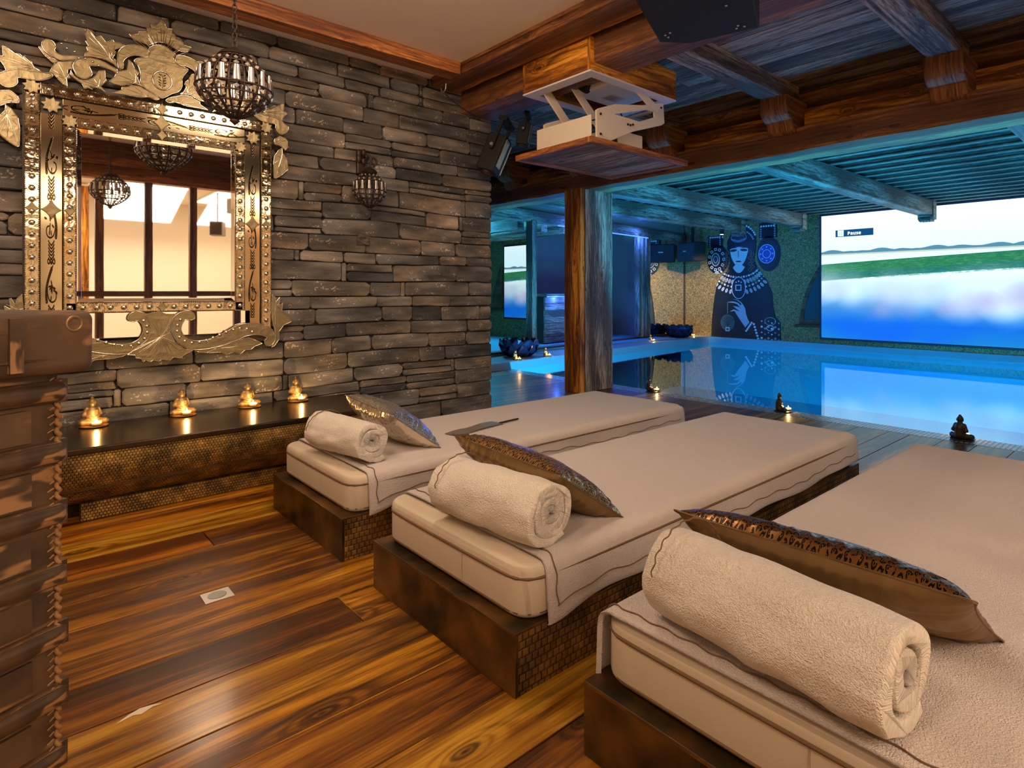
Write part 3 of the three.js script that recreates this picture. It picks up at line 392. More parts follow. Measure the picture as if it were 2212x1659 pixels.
  const las = thing('laser_lamp', 'small green laser lamp over the bar', 'lamp', [...at(7.72, 0.42)], SIDE_TURN); part('body', cbox(0.14, 0.1, 0.16, 0.01), M.black, las, [0, 2.55, 0]); part('lens_light', new THREE.SphereGeometry(0.03, 10, 8), std({ color: 0x000000, emissive: lin(0.05, 1, 0.1), emissiveIntensity: 3 }), las, [0, 2.53, 0.09]); part('bracket', cbox(0.03, 0.46, 0.03, 0.004), M.black, las, [0, 2.825, 0]);
}
for (const [i, p] of ROOM_FILL_PANELS.entries()) { const t = thing('unseen_panel_lamp', 'square fill light panel added out of view in the plaster ceiling ' + ['in front of the ornate mirror', 'above the foot of the bench-side lounger', 'near the left wall'][i], 'lamp', p); part('unseen_panel_light', new THREE.BoxGeometry(0.7, 0.012, 0.7), std({ color: 0x000000, emissive: WARM, emissiveIntensity: 2 }), t, [0, -0.007, 0]); part('rim', cbox(0.76, 0.018, 0.76, 0.006), M.white, t, [0, 0.0005, 0]); }
{ const t = thing('unseen_panel_lamp', 'square unseen light panel in the boarded ceiling over the deck', 'lamp', UNSEEN_DECK_PANEL); part('unseen_panel_light', new THREE.BoxGeometry(0.7, 0.012, 0.7), std({ color: 0x000000, emissive: WARM, emissiveIntensity: 2 }), t, [0, -0.007, 0]); part('rim', cbox(0.76, 0.016, 0.76, 0.006), M.white, t, [0, 0.002, 0]); }
// far side of the pool hall (outside the picture) and the lit room behind the partition (seen in the mirror)
struct('wall_pool_right', new THREE.BoxGeometry(10, 3.4, 0.2), M.darkwall, [9.0, 1.6, 2.55]); struct('wall_deck_right', new THREE.BoxGeometry(0.2, 3.4, 2.4), M.darkwall, [4.2, 1.6, 1.35]);
struct('floor_deck', new THREE.BoxGeometry(1.6, 0.2, 2.3), M.slab, [5.0, -0.1, 1.35]);
{
  struct('wall_hall_back', new THREE.BoxGeometry(6, 3.2, 0.2), M.creamwall, [1.4, 1.5, 4.3]); struct('wall_hall_right', new THREE.BoxGeometry(0.1, 3.2, 4.1), M.creamwall, [4.05, 1.5, 2.25]); struct('wall_hall_left', new THREE.BoxGeometry(0.1, 3.2, 4.1), M.creamwall, [-1.55, 1.5, 2.25]);
  struct('floor_hall', new THREE.BoxGeometry(5.8, 0.2, 4.2), std({ color: lin(0.6, 0.5, 0.38), roughness: 0.7 }), [1.25, -0.1, 2.3]); struct('ceiling_hall', new THREE.BoxGeometry(5.8, 0.1, 4.2), M.creamwall, [1.25, 3.0, 2.3]);
  for (const p of UNSEEN_HALL_PANELS) { const t = thing('unseen_hall_lamp', 'unseen long warm ceiling light panel in the bright room behind', 'lamp', p, 0, 'unseen ceiling panels of the bright room'); part('unseen_panel_light', new THREE.BoxGeometry(1.0, 0.02, 2.6), std({ color: 0x000000, emissive: WARM, emissiveIntensity: 3 }), t); part('rim', cbox(1.06, 0.03, 2.66, 0.006), M.white, t, [0, 0.014, 0]); }
  const g = struct('trim_2', null, null, null, 'timber framed partition to the bright room'); part('head_beam', timber(5.7, 0.3, 0.22, 'x'), BEAMS[1], g, [1.2, 3.0, 0.2]); part('head_rail', timber(5.7, 0.16, 0.16, 'x'), BEAMS[2], g, [1.2, 2.77, 0.2]); part('middle_rail', timber(5.7, 0.07, 0.09, 'x'), BEAMS[1], g, [1.2, 1.235, 0.2]);
  for (const x of [-1.55, -0.7, 0.34, 0.89, 1.4, 1.905, 2.45, 3.0, 3.55, 4.0]) part('mullion', timber(0.085, 2.7, 0.09, 'y'), BEAMS[1], g, [x, 1.35, 0.2]);
  for (const [x, lb] of [[0.9, 'orange timber post standing in the bright room'], [3.35, 'second orange post in the bright room, by its right wall']]) { const p = thing('room_post', lb, 'post', [x, 0, 2.6]); part('timber', timber(0.16, 2.9, 0.16, 'y'), M.orange, p, [0, 1.45, 0]); }
}

// ---------------------------------------------------------------- loungers
function roundedRect(w, d, r) { const s = new THREE.Shape(), x = w / 2, y = d / 2; s.moveTo(-x + r, -y); s.lineTo(x - r, -y); s.quadraticCurveTo(x, -y, x, -y + r); s.lineTo(x, y - r); s.quadraticCurveTo(x, y, x - r, y); s.lineTo(-x + r, y); s.quadraticCurveTo(-x, y, -x, y - r); s.lineTo(-x, -y + r); s.quadraticCurveTo(-x, -y, -x + r, -y); return s; }
const LX0 = 1.14, LX1 = 3.82, LBASE = 0.2, LTOP = 0.385;
function ringLine(w, d, r, y, rad) { const s = roundedRect(w, d, r).getPoints(6); return tube(s.slice(0, -1).map((p) => V(p.x, y, p.y)), rad, 160, 5, true); }
function makeLounger(i, zc, word, sheetX, hang) {
  const L = LX1 - LX0, cx = (LX0 + LX1) / 2;
  const b = thing('lounger_base', `low bronze-clad platform under the ${word} lounger`, 'platform', [cx, 0, zc]);
  part('core', new THREE.BoxGeometry(L - 0.02, LBASE - 0.01, 0.95), M.slab, b, [0, (LBASE - 0.01) / 2, 0]);
  part('top_plate', uvm(cbox(L, 0.012, 0.97, 0.002), 'x', i, i), M.patina, b, [0, LBASE - 0.006, 0]);
  part('end_panel', uvm(cbox(0.012, LBASE - 0.008, 0.97, 0.002), 'z', i * 0.7, i * 0.3), M.patina, b, [-L / 2 + 0.006, (LBASE - 0.008) / 2, 0]); part('end_panel', uvm(cbox(0.012, LBASE - 0.008, 0.97, 0.002), 'z'), M.patina, b, [L / 2 - 0.006, (LBASE - 0.008) / 2, 0]);
  for (const s of [-1, 1]) part('side_panel', uvm(cbox(L - 0.026, LBASE - 0.008, 0.01, 0.002), 'x', i * 0.4, 0.2), M.hammer, b, [0, (LBASE - 0.008) / 2, s * 0.48]);
  // mattress with brown piping
  const mw = L - 0.07, md = 0.95, mx = cx + 0.012, m = thing('mattress', `thick beige mattress with brown piping on the ${word} lounger`, 'mattress', [mx, LBASE, zc]);
  const h = LTOP - LBASE - 0.012, g = new THREE.ExtrudeGeometry(roundedRect(mw - 0.05, md - 0.05, 0.07), { depth: h - 0.05, bevelEnabled: true, bevelSize: 0.025, bevelThickness: 0.025, bevelSegments: 4, curveSegments: 8 }); g.rotateX(-Math.PI / 2); g.translate(0, 0.025, 0);
  part('body', uvm(toCreasedNormals(g, 0.8), 'x'), M.mattress, m);
  part('piping', ringLine(mw + 0.002, md + 0.002, 0.1, h - 0.04, 0.005), M.thread, m); part('piping', ringLine(mw - 0.004, md - 0.004, 0.1, 0.02, 0.004), M.thread, m);
  part('seam', tube([V(-mw / 2 - 0.001, 0.02, 0.12), V(-mw / 2 - 0.002, h / 2, 0.12), V(-mw / 2 - 0.001, h - 0.04, 0.12)], 0.002, 8, 4), M.mattress, m);
  // terry cover sheet, draped over top and sides
  const sh = thing('cover_sheet', `cream terry cover with stitched hem draped over the ${word} lounger`, 'sheet', [0, 0, zc]);
  const hw = md / 2 + 0.006, R = 0.05, yb = (s, x) => hang + 0.01 * Math.sin(x * 5 + s * 2) + 0.025 * noise3(x * 5 + i, 2, s * 3) - (s > 0 ? 0.05 * Math.exp(-Math.pow((x - sheetX) / 0.16, 2)) : 0), top = LTOP + 0.004;
  const prof = (x, t) => {                                        // t 0..1 from the left hem over the top to the right hem
    const yl = yb(-1, x), yr = yb(1, x), a = top - R - yl, arc = R * Math.PI / 2, w = 2 * (hw - R), c = top - R - yr, tot = a + c + 2 * arc + w; let d = t * tot;
    if (d < a) return [-hw - 0.006 * (1 - d / a), yl + d]; d -= a; if (d < arc) { const q = d / R; return [-hw + R - R * Math.cos(q), top - R + R * Math.sin(q)]; } d -= arc;
    if (d < w) { const z = -hw + R + d; return [z, top + 0.006 * noise3(x * 2.4, z * 2.4, i) + 0.004 * noise3(x * 7, z * 7, i + 3) ]; } d -= w; if (d < arc) { const q = d / R; return [hw - R + R * Math.sin(q), top - R + R * Math.cos(q)]; } d -= arc; return [hw + 0.012 * (d / c) + 0.006 * Math.sin(x * 11) * (d / c), top - R - d];
  };
  const xe = LX1 - 0.005, NX = 90, NT = 72, pos = [], idx = [], endDrop = 8, P = (j, t) => { const x = lerp(sheetX + (t > 0.9 ? -0.0 : 0), xe - 0.05, j / NX); const [z, y] = prof(x, t); return [x, y, z]; };
  const rows = []; for (let j = 0; j <= NX; j++) { const row = []; for (let k = 0; k <= NT; k++) row.push(P(j, k / NT)); rows.push(row); }
  for (let e = 1; e <= endDrop; e++) { const row = []; for (let k = 0; k <= NT; k++) { const q = P(NX, k / NT), f = e / endDrop, a = Math.min(1, f * 2) * Math.PI / 2, isTop = Math.abs(q[2]) < hw - 0.02; row.push([q[0] + 0.05 * Math.sin(a), isTop ? q[1] - 0.05 * (1 - Math.cos(a)) - Math.max(0, f - 0.5) * 0.24 : Math.min(q[1], top - 0.05 * (1 - Math.cos(a)) - Math.max(0, f - 0.5) * 0.24), q[2] * (1 - 0.02 * f)]); } rows.push(row); }
  { const edge = rows[0].map(([x, y, z]) => [x + 0.006, y - (Math.abs(z) < hw - 0.02 ? 0.014 : 0), z * (Math.abs(z) < hw - 0.02 ? 1 : 0.972)]); const lip = rows[0].map(([x, y, z]) => [x - 0.006, y - (Math.abs(z) < hw - 0.02 ? 0.005 : 0), z * (Math.abs(z) < hw - 0.02 ? 1 : 0.99)]); rows.unshift(lip); rows.unshift(edge); }
  rows.forEach((row) => { const a = row[0], z = row[row.length - 1]; row.unshift([a[0], a[1] - 0.004, a[2] + 0.008]); row.push([z[0], z[1] - 0.004, z[2] - 0.008]); });
  const n = rows[0].length; rows.forEach((r) => r.forEach((q) => pos.push(...q))); for (let j = 0; j < rows.length - 1; j++) for (let k = 0; k < n - 1; k++) { const a = j * n + k; idx.push(a, a + 1, a + n, a + 1, a + n + 1, a + n); }
  const sg = new THREE.BufferGeometry(); sg.setAttribute('position', new THREE.Float32BufferAttribute(pos, 3)); { const uv = []; rows.forEach((row, j) => row.forEach((q, k) => uv.push(sheetX + j * 0.029, k * 0.0185 + i))); sg.setAttribute('uv', new THREE.Float32BufferAttribute(uv, 2)); } sg.setIndex(idx); sg.computeVertexNormals(); part('cloth', sg, new THREE.MeshPhysicalMaterial().copy(M.sheet), sh).material.side = THREE.DoubleSide;
  const off = (q) => [q[0], q[1] + 0.002, q[2] + 0.002 * Math.sign(q[2])], hem = 0.035;
  const side = []; for (let j = 0; j <= 60; j++) { const x = lerp(sheetX + hem, xe - 0.06, j / 60), t = 0.965 + 0.004 * Math.sin(x * 31); const [z, y] = prof(x, t); side.push(off([x, y, z])); } part('stitched_hem', tube(side, 0.0022, 200, 4), M.thread, sh);
  const fr = []; for (let k = 4; k <= 69; k++) { const t = k / 71.5, x = sheetX + hem + 0.004 * Math.sin(k * 1.3); const [z, y] = prof(x, t); fr.push(off([x, y, z])); } part('stitched_hem', tube(fr, 0.0022, 160, 4), M.thread, sh);
  return { cx };
}
const LZ = [-3.235, -1.94, -0.67];
makeLounger(0, LZ[0], 'bench-side', 1.275, 0.225); makeLounger(1, LZ[1], 'middle', 1.275, 0.215); makeLounger(2, LZ[2], 'outer', 1.19, 0.2);

// rolled towels
function rolledTowel(label, pos, turn, R, len, turns, seed, squash) {
  const r = rng(seed), o = [], inn = [], th = R / (turns + 0.6) * 0.8, n = 150;
  for (let i = 0; i <= n; i++) { const t = i / n, a = (t - 1) * turns * 6.2832 - 1.0, rad = 0.016 + (R - 0.016) * t, w = 1 + 0.05 * Math.sin(a * 1.7 + seed) + 0.03 * Math.sin(a * 4.1); o.push(new THREE.Vector2(Math.cos(a) * rad * w, Math.sin(a) * rad * w * squash)); const ri = Math.max(0.003, rad - th); inn.push(new THREE.Vector2(Math.cos(a) * ri * w, Math.sin(a) * ri * w * squash)); }
  const s = new THREE.Shape([...o, ...inn.reverse()]); const g0 = new THREE.ExtrudeGeometry(s, { depth: len - 0.02, steps: 26, bevelEnabled: true, bevelSize: 0.004, bevelThickness: 0.01, bevelSegments: 3 }); g0.translate(0, 0, -len / 2 + 0.01);
  const p = g0.attributes.position; for (let i = 0; i < p.count; i++) { const x = p.getX(i), y = p.getY(i), z = p.getZ(i), rad = Math.hypot(x, y), a = Math.atan2(y, x), k = sstep(rad, R * 0.55, R), w = k * (0.005 * Math.sin(z * 30 + a * 2.3 + seed + 3 * noise3(z * 4, a, 2)) * (0.5 + 0.5 * Math.sin(a * 1.5 + seed)) + 0.022 * noise3(z * 5 + seed, a * 1.2, 3) + 0.016 * noise3(z * 15, a * 4 + seed, 9)); p.setXYZ(i, x * (1 + w / Math.max(rad, 0.02)), y * (1 + w / Math.max(rad, 0.02)), z + 0.02 * noise3(x * 14 + seed, y * 14, 1)); }
  const g = toCreasedNormals(g0, 1.1); let my = 9; for (let i = 0; i < g.attributes.position.count; i++) my = Math.min(my, g.attributes.position.getY(i)); g.translate(0, -my, 0);
  { const q = g.attributes.position, uv = new Float32Array(q.count * 2); for (let k = 0; k < q.count; k += 3) { let a0 = null; for (let c = 0; c < 3; c++) { let a = Math.atan2(q.getX(k + c), -(q.getY(k + c) + my)); if (a0 === null) a0 = a; else if (a - a0 > Math.PI) a -= 6.2832; else if (a0 - a > Math.PI) a += 6.2832; uv[2 * (k + c)] = q.getZ(k + c); uv[2 * (k + c) + 1] = a * R + Math.hypot(q.getX(k + c), q.getY(k + c) + my) * 0.7; } } g.setAttribute('uv', new THREE.BufferAttribute(uv, 2)); }
  const t = thing('rolled_towel', label, 'towel', pos, turn); part('roll', g, M.towel, t);
  const st = []; for (let k = 0; k <= 40; k++) { const a = -0.6 + (k / 40) * 3.6; st.push(V(Math.cos(a) * (R + 0.006), Math.sin(a) * (R + 0.006) * squash - my, -len / 2 + 0.055 + 0.004 * Math.sin(k * 1.9))); } part('stitched_hem', tube(st, 0.0024, 80, 4), M.thread, t);
  return t;
}
rolledTowel('small rolled cream towel in front of the crinkled silver cushion', [1.315, LTOP - 0.004, -3.12], 0.14, 0.11, 0.5, 3.4, 3, 0.92);
rolledTowel('rolled cream towel in front of the bronze lace cushion', [1.325, LTOP - 0.004, -1.79], 0.12, 0.122, 0.53, 3.9, 7, 0.95);
rolledTowel('fat loosely rolled cream towel in front of the long brown cushion', [1.29, LTOP - 0.004, -0.69], -0.1, 0.132, 0.61, 2.2, 12, 0.95);

// cushions
const lace = canvasTex(512, 512, (x, W, H) => { x.fillStyle = '#fff'; x.fillRect(0, 0, W, H); const r = rng(31); x.fillStyle = '#000'; x.strokeStyle = '#000'; for (let i = 0; i < 13; i++) for (let j = 0; j < 13; j++) { x.save(); x.translate(i * 40 + (j % 2) * 20, j * 40); x.rotate(r() * 6.28); x.lineWidth = 7; x.beginPath(); x.arc(0, 0, 13, 0.3, 4.4); x.stroke(); x.beginPath(); x.ellipse(14, 6, 9, 4, 0.7, 0, 7); x.fill(); x.beginPath(); x.arc(-2, 0, 4, 0, 7); x.fill(); x.restore(); } }, false);
const laceColor = (dark, lightc) => dataTexFromLace(dark, lightc);
function dataTexFromLace(a, b) { return canvasTex(512, 512, (x, W, H) => { x.fillStyle = b; x.fillRect(0, 0, W, H); const r = rng(31); x.fillStyle = a; x.strokeStyle = a; for (let i = 0; i < 13; i++) for (let j = 0; j < 13; j++) { x.save(); x.translate(i * 40 + (j % 2) * 20, j * 40); x.rotate(r() * 6.28); x.lineWidth = 7; x.beginPath(); x.arc(0, 0, 13, 0.3, 4.4); x.stroke(); x.beginPath(); x.ellipse(14, 6, 9, 4, 0.7, 0, 7); x.fill(); x.beginPath(); x.arc(-2, 0, 4, 0, 7); x.fill(); x.restore(); } }); }
function cushionHalf(w, d, t, sgn, seed) {
  const N = 44, pos = [], uv = [], idx = [];
  for (let j = 0; j <= N; j++) for (let i = 0; i <= N; i++) {
    const a = (i / N) * 2 - 1, b = (j / N) * 2 - 1, e = Math.pow(Math.max(0, 1 - Math.pow(Math.abs(a), 2.6)), 0.5) * Math.pow(Math.max(0, 1 - Math.pow(Math.abs(b), 2.6)), 0.5), pin = 1 - 0.045 * (1 - Math.pow(Math.abs(a), 2)) * Math.pow(Math.abs(b), 3), pin2 = 1 - 0.045 * (1 - Math.pow(Math.abs(b), 2)) * Math.pow(Math.abs(a), 3);
    const ed = Math.max(Math.abs(a), Math.abs(b)), fold = 0.010 * sstep(ed, 0.55, 0.9) * (1 - sstep(ed, 0.93, 1)) * Math.sin((Math.abs(a) > Math.abs(b) ? b * d : a * w) * 60 + seed + 2 * Math.sin(a * 9 + b * 7)), wr = (0.016 * noise3(a * 4 + seed, b * 4, 2)) * (1 - ed * ed);
    pos.push(a * w / 2 * pin2, sgn * Math.max(0, e * t / 2 + fold * e + wr * e), b * d / 2 * pin); uv.push((a + 1) * w / 2, (b + 1) * d / 2);
  }
  for (let j = 0; j < N; j++) for (let i = 0; i < N; i++) { const k = j * (N + 1) + i; if (sgn > 0) idx.push(k, k + N + 1, k + 1, k + 1, k + N + 1, k + N + 2); else idx.push(k, k + 1, k + N + 1, k + 1, k + N + 2, k + N + 1); }
  const g = new THREE.BufferGeometry(); g.setAttribute('position', new THREE.Float32BufferAttribute(pos, 3)); g.setAttribute('uv', new THREE.Float32BufferAttribute(uv, 2)); g.setIndex(idx); g.computeVertexNormals(); return g;
}
function cushion(label, pos, rot, w, d, t, front, back, seed) {
  const c = thing('cushion', label, 'cushion', pos); c.rotation.set(...rot, 'YXZ'); part('front', cushionHalf(w, d, t, 1, seed), front, c); part('back', cushionHalf(w, d, t, -1, seed + 4), back, c);
  const e = []; for (let i = 0; i < 4; i++) for (let k = 0; k < 12; k++) { const s = (k / 12) * 2 - 1, q = [[s, -1], [1, s], [-s, 1], [-1, -s]][i], pin = 1 - 0.045 * (1 - q[0] * q[0]) * Math.pow(Math.abs(q[1]), 3), pin2 = 1 - 0.045 * (1 - q[1] * q[1]) * Math.pow(Math.abs(q[0]), 3); e.push(V(q[0] * w / 2 * pin2, 0, q[1] * d / 2 * pin)); } part('seam', tube(e, 0.003, 160, 5, true), back, c); return c;
}
const cush = {
  silver: std({ color: lin(0.72, 0.64, 0.52), metalness: 0.9, roughness: 0.22, bumpMap: scaled(T_crumple, 2.2, 2.2), bumpScale: 0.02 }),
  silverFront: std({ map: scaled(laceColor('#8d8a80', '#e6e2d6'), 5, 5), metalness: 0.9, roughness: 0.25, bumpMap: scaled(lace, 5, 5), bumpScale: 0.006 }),
  bronzeBack: std({ color: lin(0.30, 0.19, 0.08), metalness: 0.7, roughness: 0.3, bumpMap: scaled(T_crumple, 1.2, 1.2), bumpScale: 0.008 }),
  bronzeFront: std({ map: scaled(laceColor('#2a1608', '#b08a56'), 5, 5), metalness: 0.75, roughness: 0.25, bumpMap: scaled(lace, 5, 5), bumpScale: 0.006 }),
  brownBack: std({ color: lin(0.24, 0.145, 0.06), metalness: 0.65, roughness: 0.36, bumpMap: scaled(T_crumple, 1.2, 1.2), bumpScale: 0.006 }),
  brownFront: std({ map: scaled(laceColor('#140a05', '#7a5228'), 5, 5), metalness: 0.7, roughness: 0.24, bumpMap: scaled(lace, 5, 5), bumpScale: 0.006 }),
};
// local x = depth of the cushion, local z = its width; tilted so that the edge towards the towel is raised
cushion('crinkled silver cushion leaning on the small towel roll', [1.655, 0.50, -3.3], [0.0, -0.1, -0.66], 0.36, 0.76, 0.17, cush.silverFront, cush.silver, 2);
cushion('bronze lace cushion leaning on the towel of the middle lounger', [1.605, 0.495, -1.94], [0.0, -0.08, -0.62], 0.38, 0.8, 0.16, cush.bronzeFront, cush.bronzeBack, 5);
cushion('long brown lace cushion leaning on the fat towel roll', [1.615, 0.497, -0.71], [0.0, 0.03, -0.6], 0.37, 0.76, 0.15, cush.brownFront, cush.brownBack, 9);
// folded leaflet and pen behind the silver cushion
{ const t = thing('leaflet', 'creased grey leaflet lying behind the silver cushion', 'leaflet', [2.16, LTOP + 0.006, -3.16], 0.2); const g = new THREE.PlaneGeometry(0.42, 0.11, 14, 5); g.rotateX(-Math.PI / 2); const p = g.attributes.position; for (let i = 0; i < p.count; i++) p.setY(i, 0.006 + 0.012 * noise3(p.getX(i) * 11, p.getZ(i) * 15, 2)); g.computeVertexNormals(); part('sheet', g, std({ color: lin(0.3, 0.26, 0.22), roughness: 0.3, metalness: 0.4, side: THREE.DoubleSide }), t); const q = thing('pen', 'thin dark pen beside the grey leaflet', 'pen', [2.44, LTOP + 0.012, -3.18], 0.12); part('barrel', xform(new THREE.CylinderGeometry(0.006, 0.006, 0.17, 8), null, [0, 0, Math.PI / 2]), M.black, q); part('tip', xform(new THREE.ConeGeometry(0.006, 0.02, 8), [0.095, 0, 0], [0, 0, -Math.PI / 2]), M.steel, q); }

// ---------------------------------------------------------------- bench and its candle buddhas
{
  const b = thing('bench', 'long dark bronze bench with hammered undercut front below the mirror', 'bench');
  const xa = -1.5, xb = 2.04, L = xb - xa, cx = (xa + xb) / 2;
  part('top', uvm(cbox(L, 0.035, 0.735, 0.008, 2), 'x'), M.benchtop, b, [cx, 0.4275, -4.355]);
  const s = new THREE.Shape(); s.moveTo(4.0, 0.41); s.bezierCurveTo(3.99, 0.33, 4.03, 0.22, 4.2, 0.12); s.lineTo(4.26, 0.09); s.lineTo(4.7, 0.09); s.lineTo(4.7, 0.41); s.closePath();
  const g = new THREE.ExtrudeGeometry(s, { depth: L, bevelEnabled: false, curveSegments: 14 }); g.rotateY(Math.PI / 2); g.translate(xa, 0, 0); part('front', uvm(toCreasedNormals(g, 0.6), 'x'), M.weave, b);
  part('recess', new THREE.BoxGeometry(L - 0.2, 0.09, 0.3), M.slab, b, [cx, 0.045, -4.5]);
  const pl = thing('bench_plinth', 'low hammered bronze plinth on the floor in front of the bench', 'plinth'); part('body', uvm(cbox(1.75, 0.1, 0.09, 0.006), 'x'), M.weave, pl, [0.31 + 0.875, 0.05, -4.255]);
}
// a seated figure in one continuous surface, meshed from a distance field
function blob(prims, lo, hi, res) {
  const mc = new MarchingCubes(res, M.bronze, false, false, 40000); mc.isolation = 0; const S = mc.size, c = [0, 1, 2].map((k) => (lo[k] + hi[k]) / 2), half = Math.max(...[0, 1, 2].map((k) => (hi[k] - lo[k]) / 2)), p = V(0, 0, 0), ab = V(0, 0, 0), ap = V(0, 0, 0);
  for (let z = 0; z < S; z++) for (let y = 0; y < S; y++) for (let x = 0; x < S; x++) {
    p.set(c[0] + ((x - S / 2) / (S / 2)) * half, c[1] + ((y - S / 2) / (S / 2)) * half, c[2] + ((z - S / 2) / (S / 2)) * half); let d = 1e3; const k = 0.007;
    for (const q of prims) { ab.set(q[3] - q[0], q[4] - q[1], q[5] - q[2]); ap.set(p.x - q[0], p.y - q[1], p.z - q[2]); const t = clamp(ap.dot(ab) / Math.max(1e-9, ab.lengthSq()), 0, 1), e = ap.addScaledVector(ab, -t).length() - lerp(q[6], q[7], t), h = clamp(0.5 + (0.5 * (d - e)) / k, 0, 1); d = lerp(d, e, h) - k * h * (1 - h); }
    d = Math.max(d, -p.y + 0.0005); mc.field[x + y * S + z * S * S] = -d;
  }
  mc.update(); const n = mc.count, pos = mc.positionArray.slice(0, n * 3), nor = mc.normalArray.slice(0, n * 3); for (let i = 0; i < n * 3; i++) pos[i] = pos[i] * half + c[i % 3];
  const g = new THREE.BufferGeometry(); g.setAttribute('position', new THREE.Float32BufferAttribute(pos, 3)); g.setAttribute('normal', new THREE.Float32BufferAttribute(nor, 3)); g.computeVertexNormals(); return g;
}
const figure = (() => {                                           // faces +x, about 17 cm tall
  const P = []; const c = (...a) => P.push(a);
  c(0, 0.03, 0, 0, 0.085, 0, 0.034, 0.030); c(0, 0.085, 0, -0.002, 0.1, 0, 0.031, 0.018); c(0, 0.108, 0, 0.002, 0.118, 0, 0.013, 0.013);
  c(0.004, 0.133, 0, 0.004, 0.139, 0, 0.0195, 0.0185); c(0, 0.158, 0, 0, 0.161, 0, 0.0095, 0.007); c(0.02, 0.132, 0, 0.024, 0.13, 0, 0.004, 0.003); for (const s of [-1, 1]) { c(0.002, 0.137, s * 0.0195, 0, 0.126, s * 0.02, 0.003, 0.0035); c(0, 0.096, s * 0.026, -0.004, 0.062, s * 0.04, 0.013, 0.0115); c(-0.004, 0.062, s * 0.04, 0.03, 0.045, s * 0.012, 0.011, 0.008); c(0.004, 0.02, s * 0.02, 0.03, 0.018, s * 0.058, 0.022, 0.018); c(0.03, 0.018, s * 0.058, 0.05, 0.014, -s * 0.008, 0.017, 0.012); }
  return blob(P, [-0.06, -0.006, -0.085], [0.085, 0.175, 0.085], 58);
})();
const flameMat = std({ color: 0x000000, emissive: lin(1, 0.55, 0.16), emissiveIntensity: 14 }), cupMat = phy({ color: lin(1, 0.86, 0.62), roughness: 0.1, transmission: 0.85, thickness: 0 }), waxMat = std({ color: lin(0.85, 0.75, 0.55), roughness: 0.6 });
const flameGeo = new THREE.LatheGeometry([[0, 0], [0.005, 0.004], [0.0062, 0.010], [0.004, 0.02], [0, 0.03]].map(([a, b]) => new THREE.Vector2(a, b)), 10);
const cupGeo = new THREE.LatheGeometry([[0, 0], [0.02, 0], [0.024, 0.006], [0.026, 0.024], [0.024, 0.024], [0.022, 0.008], [0, 0.005]].map(([a, b]) => new THREE.Vector2(a, b)), 18), waxGeo = new THREE.CylinderGeometry(0.021, 0.021, 0.01, 16), plate = new THREE.LatheGeometry([[0, 0], [0.05, 0], [0.054, 0.006], [0.05, 0.01], [0, 0.01]].map(([a, b]) => new THREE.Vector2(a, b)), 20);
function candle(label, pos, turn, group, scale = 1, mat = M.bronze) {
  const t = thing('buddha_candle', label, 'candle holder', pos, turn, group); t.scale.setScalar(scale); const s = part('statue', figure, mat, t, [-0.02, 0.008, 0]); part('base', plate, mat, t, [0.015, 0, 0]).scale.set(1.5, 1, 1.35);
  const k = part('tealight', cupGeo, cupMat, t, [0.066, 0.01, 0]); part('wax', waxGeo, waxMat, k, [0, 0.011, 0]); part('candle_flame', flameGeo, flameMat, k, [0, 0.018, 0]); pointLight('candle_flame_light', lin(1, 0.58, 0.2), lampPower.flame, [0, 0.032, 0], 0.3, k); return t;
}
const TOFRONT = -Math.PI / 2 + 0.15;                              // turned towards the room
candle('bronze seated figure with a lit tealight at the trunk end of the bench', [0.40, 0.445, -4.62], TOFRONT); candle('bronze seated figure with a lit tealight under the mirror centre', [0.86, 0.445, -4.62], TOFRONT); candle('bronze seated figure with a lit tealight right of the mirror shell', [1.26, 0.445, -4.64], TOFRONT); candle('bronze seated figure with a lit tealight at the cushion end of the bench', [1.59, 0.445, -4.65], TOFRONT);
const silhouetteBuddha = std({ color: lin(0.05, 0.04, 0.03), metalness: 0.4, roughness: 0.4 });  // backlit silhouette tone put into the colour of the kerb figures
candle('silhouette-dark seated figure with a lit tealight on the pool kerb behind the bench-side lounger', [5.93, -0.004, -4.8], -0.75, undefined, 1.15, silhouetteBuddha); candle('silhouette-dark seated figure with a lit tealight on the pool kerb by the mural reflection', [5.93, -0.004, -3.05], -0.7, undefined, 1.15, silhouetteBuddha); candle('silhouette-dark seated figure seen from behind on the pool kerb before the screen reflection', [5.91, -0.004, -1.41], -0.15, undefined, 1.25, silhouetteBuddha);
for (const [x, b, lb] of [[6.27, -0.66, 'lit tealight figure in front of the first faceted bowl'], [7.02, -0.68, 'lit tealight figure on the ledge edge left of the pillar'], [8.0, -0.35, 'lit tealight figure on the ledge beside the pillar'], [10.95, -0.45, 'lit tealight figure on the blue ledge before the second bowl'], [13.05, -0.4, 'lit tealight figure in the mural corner of the ledge']]) candle(lb, [x, 0.115, sideZ(x) - b], -1.2);

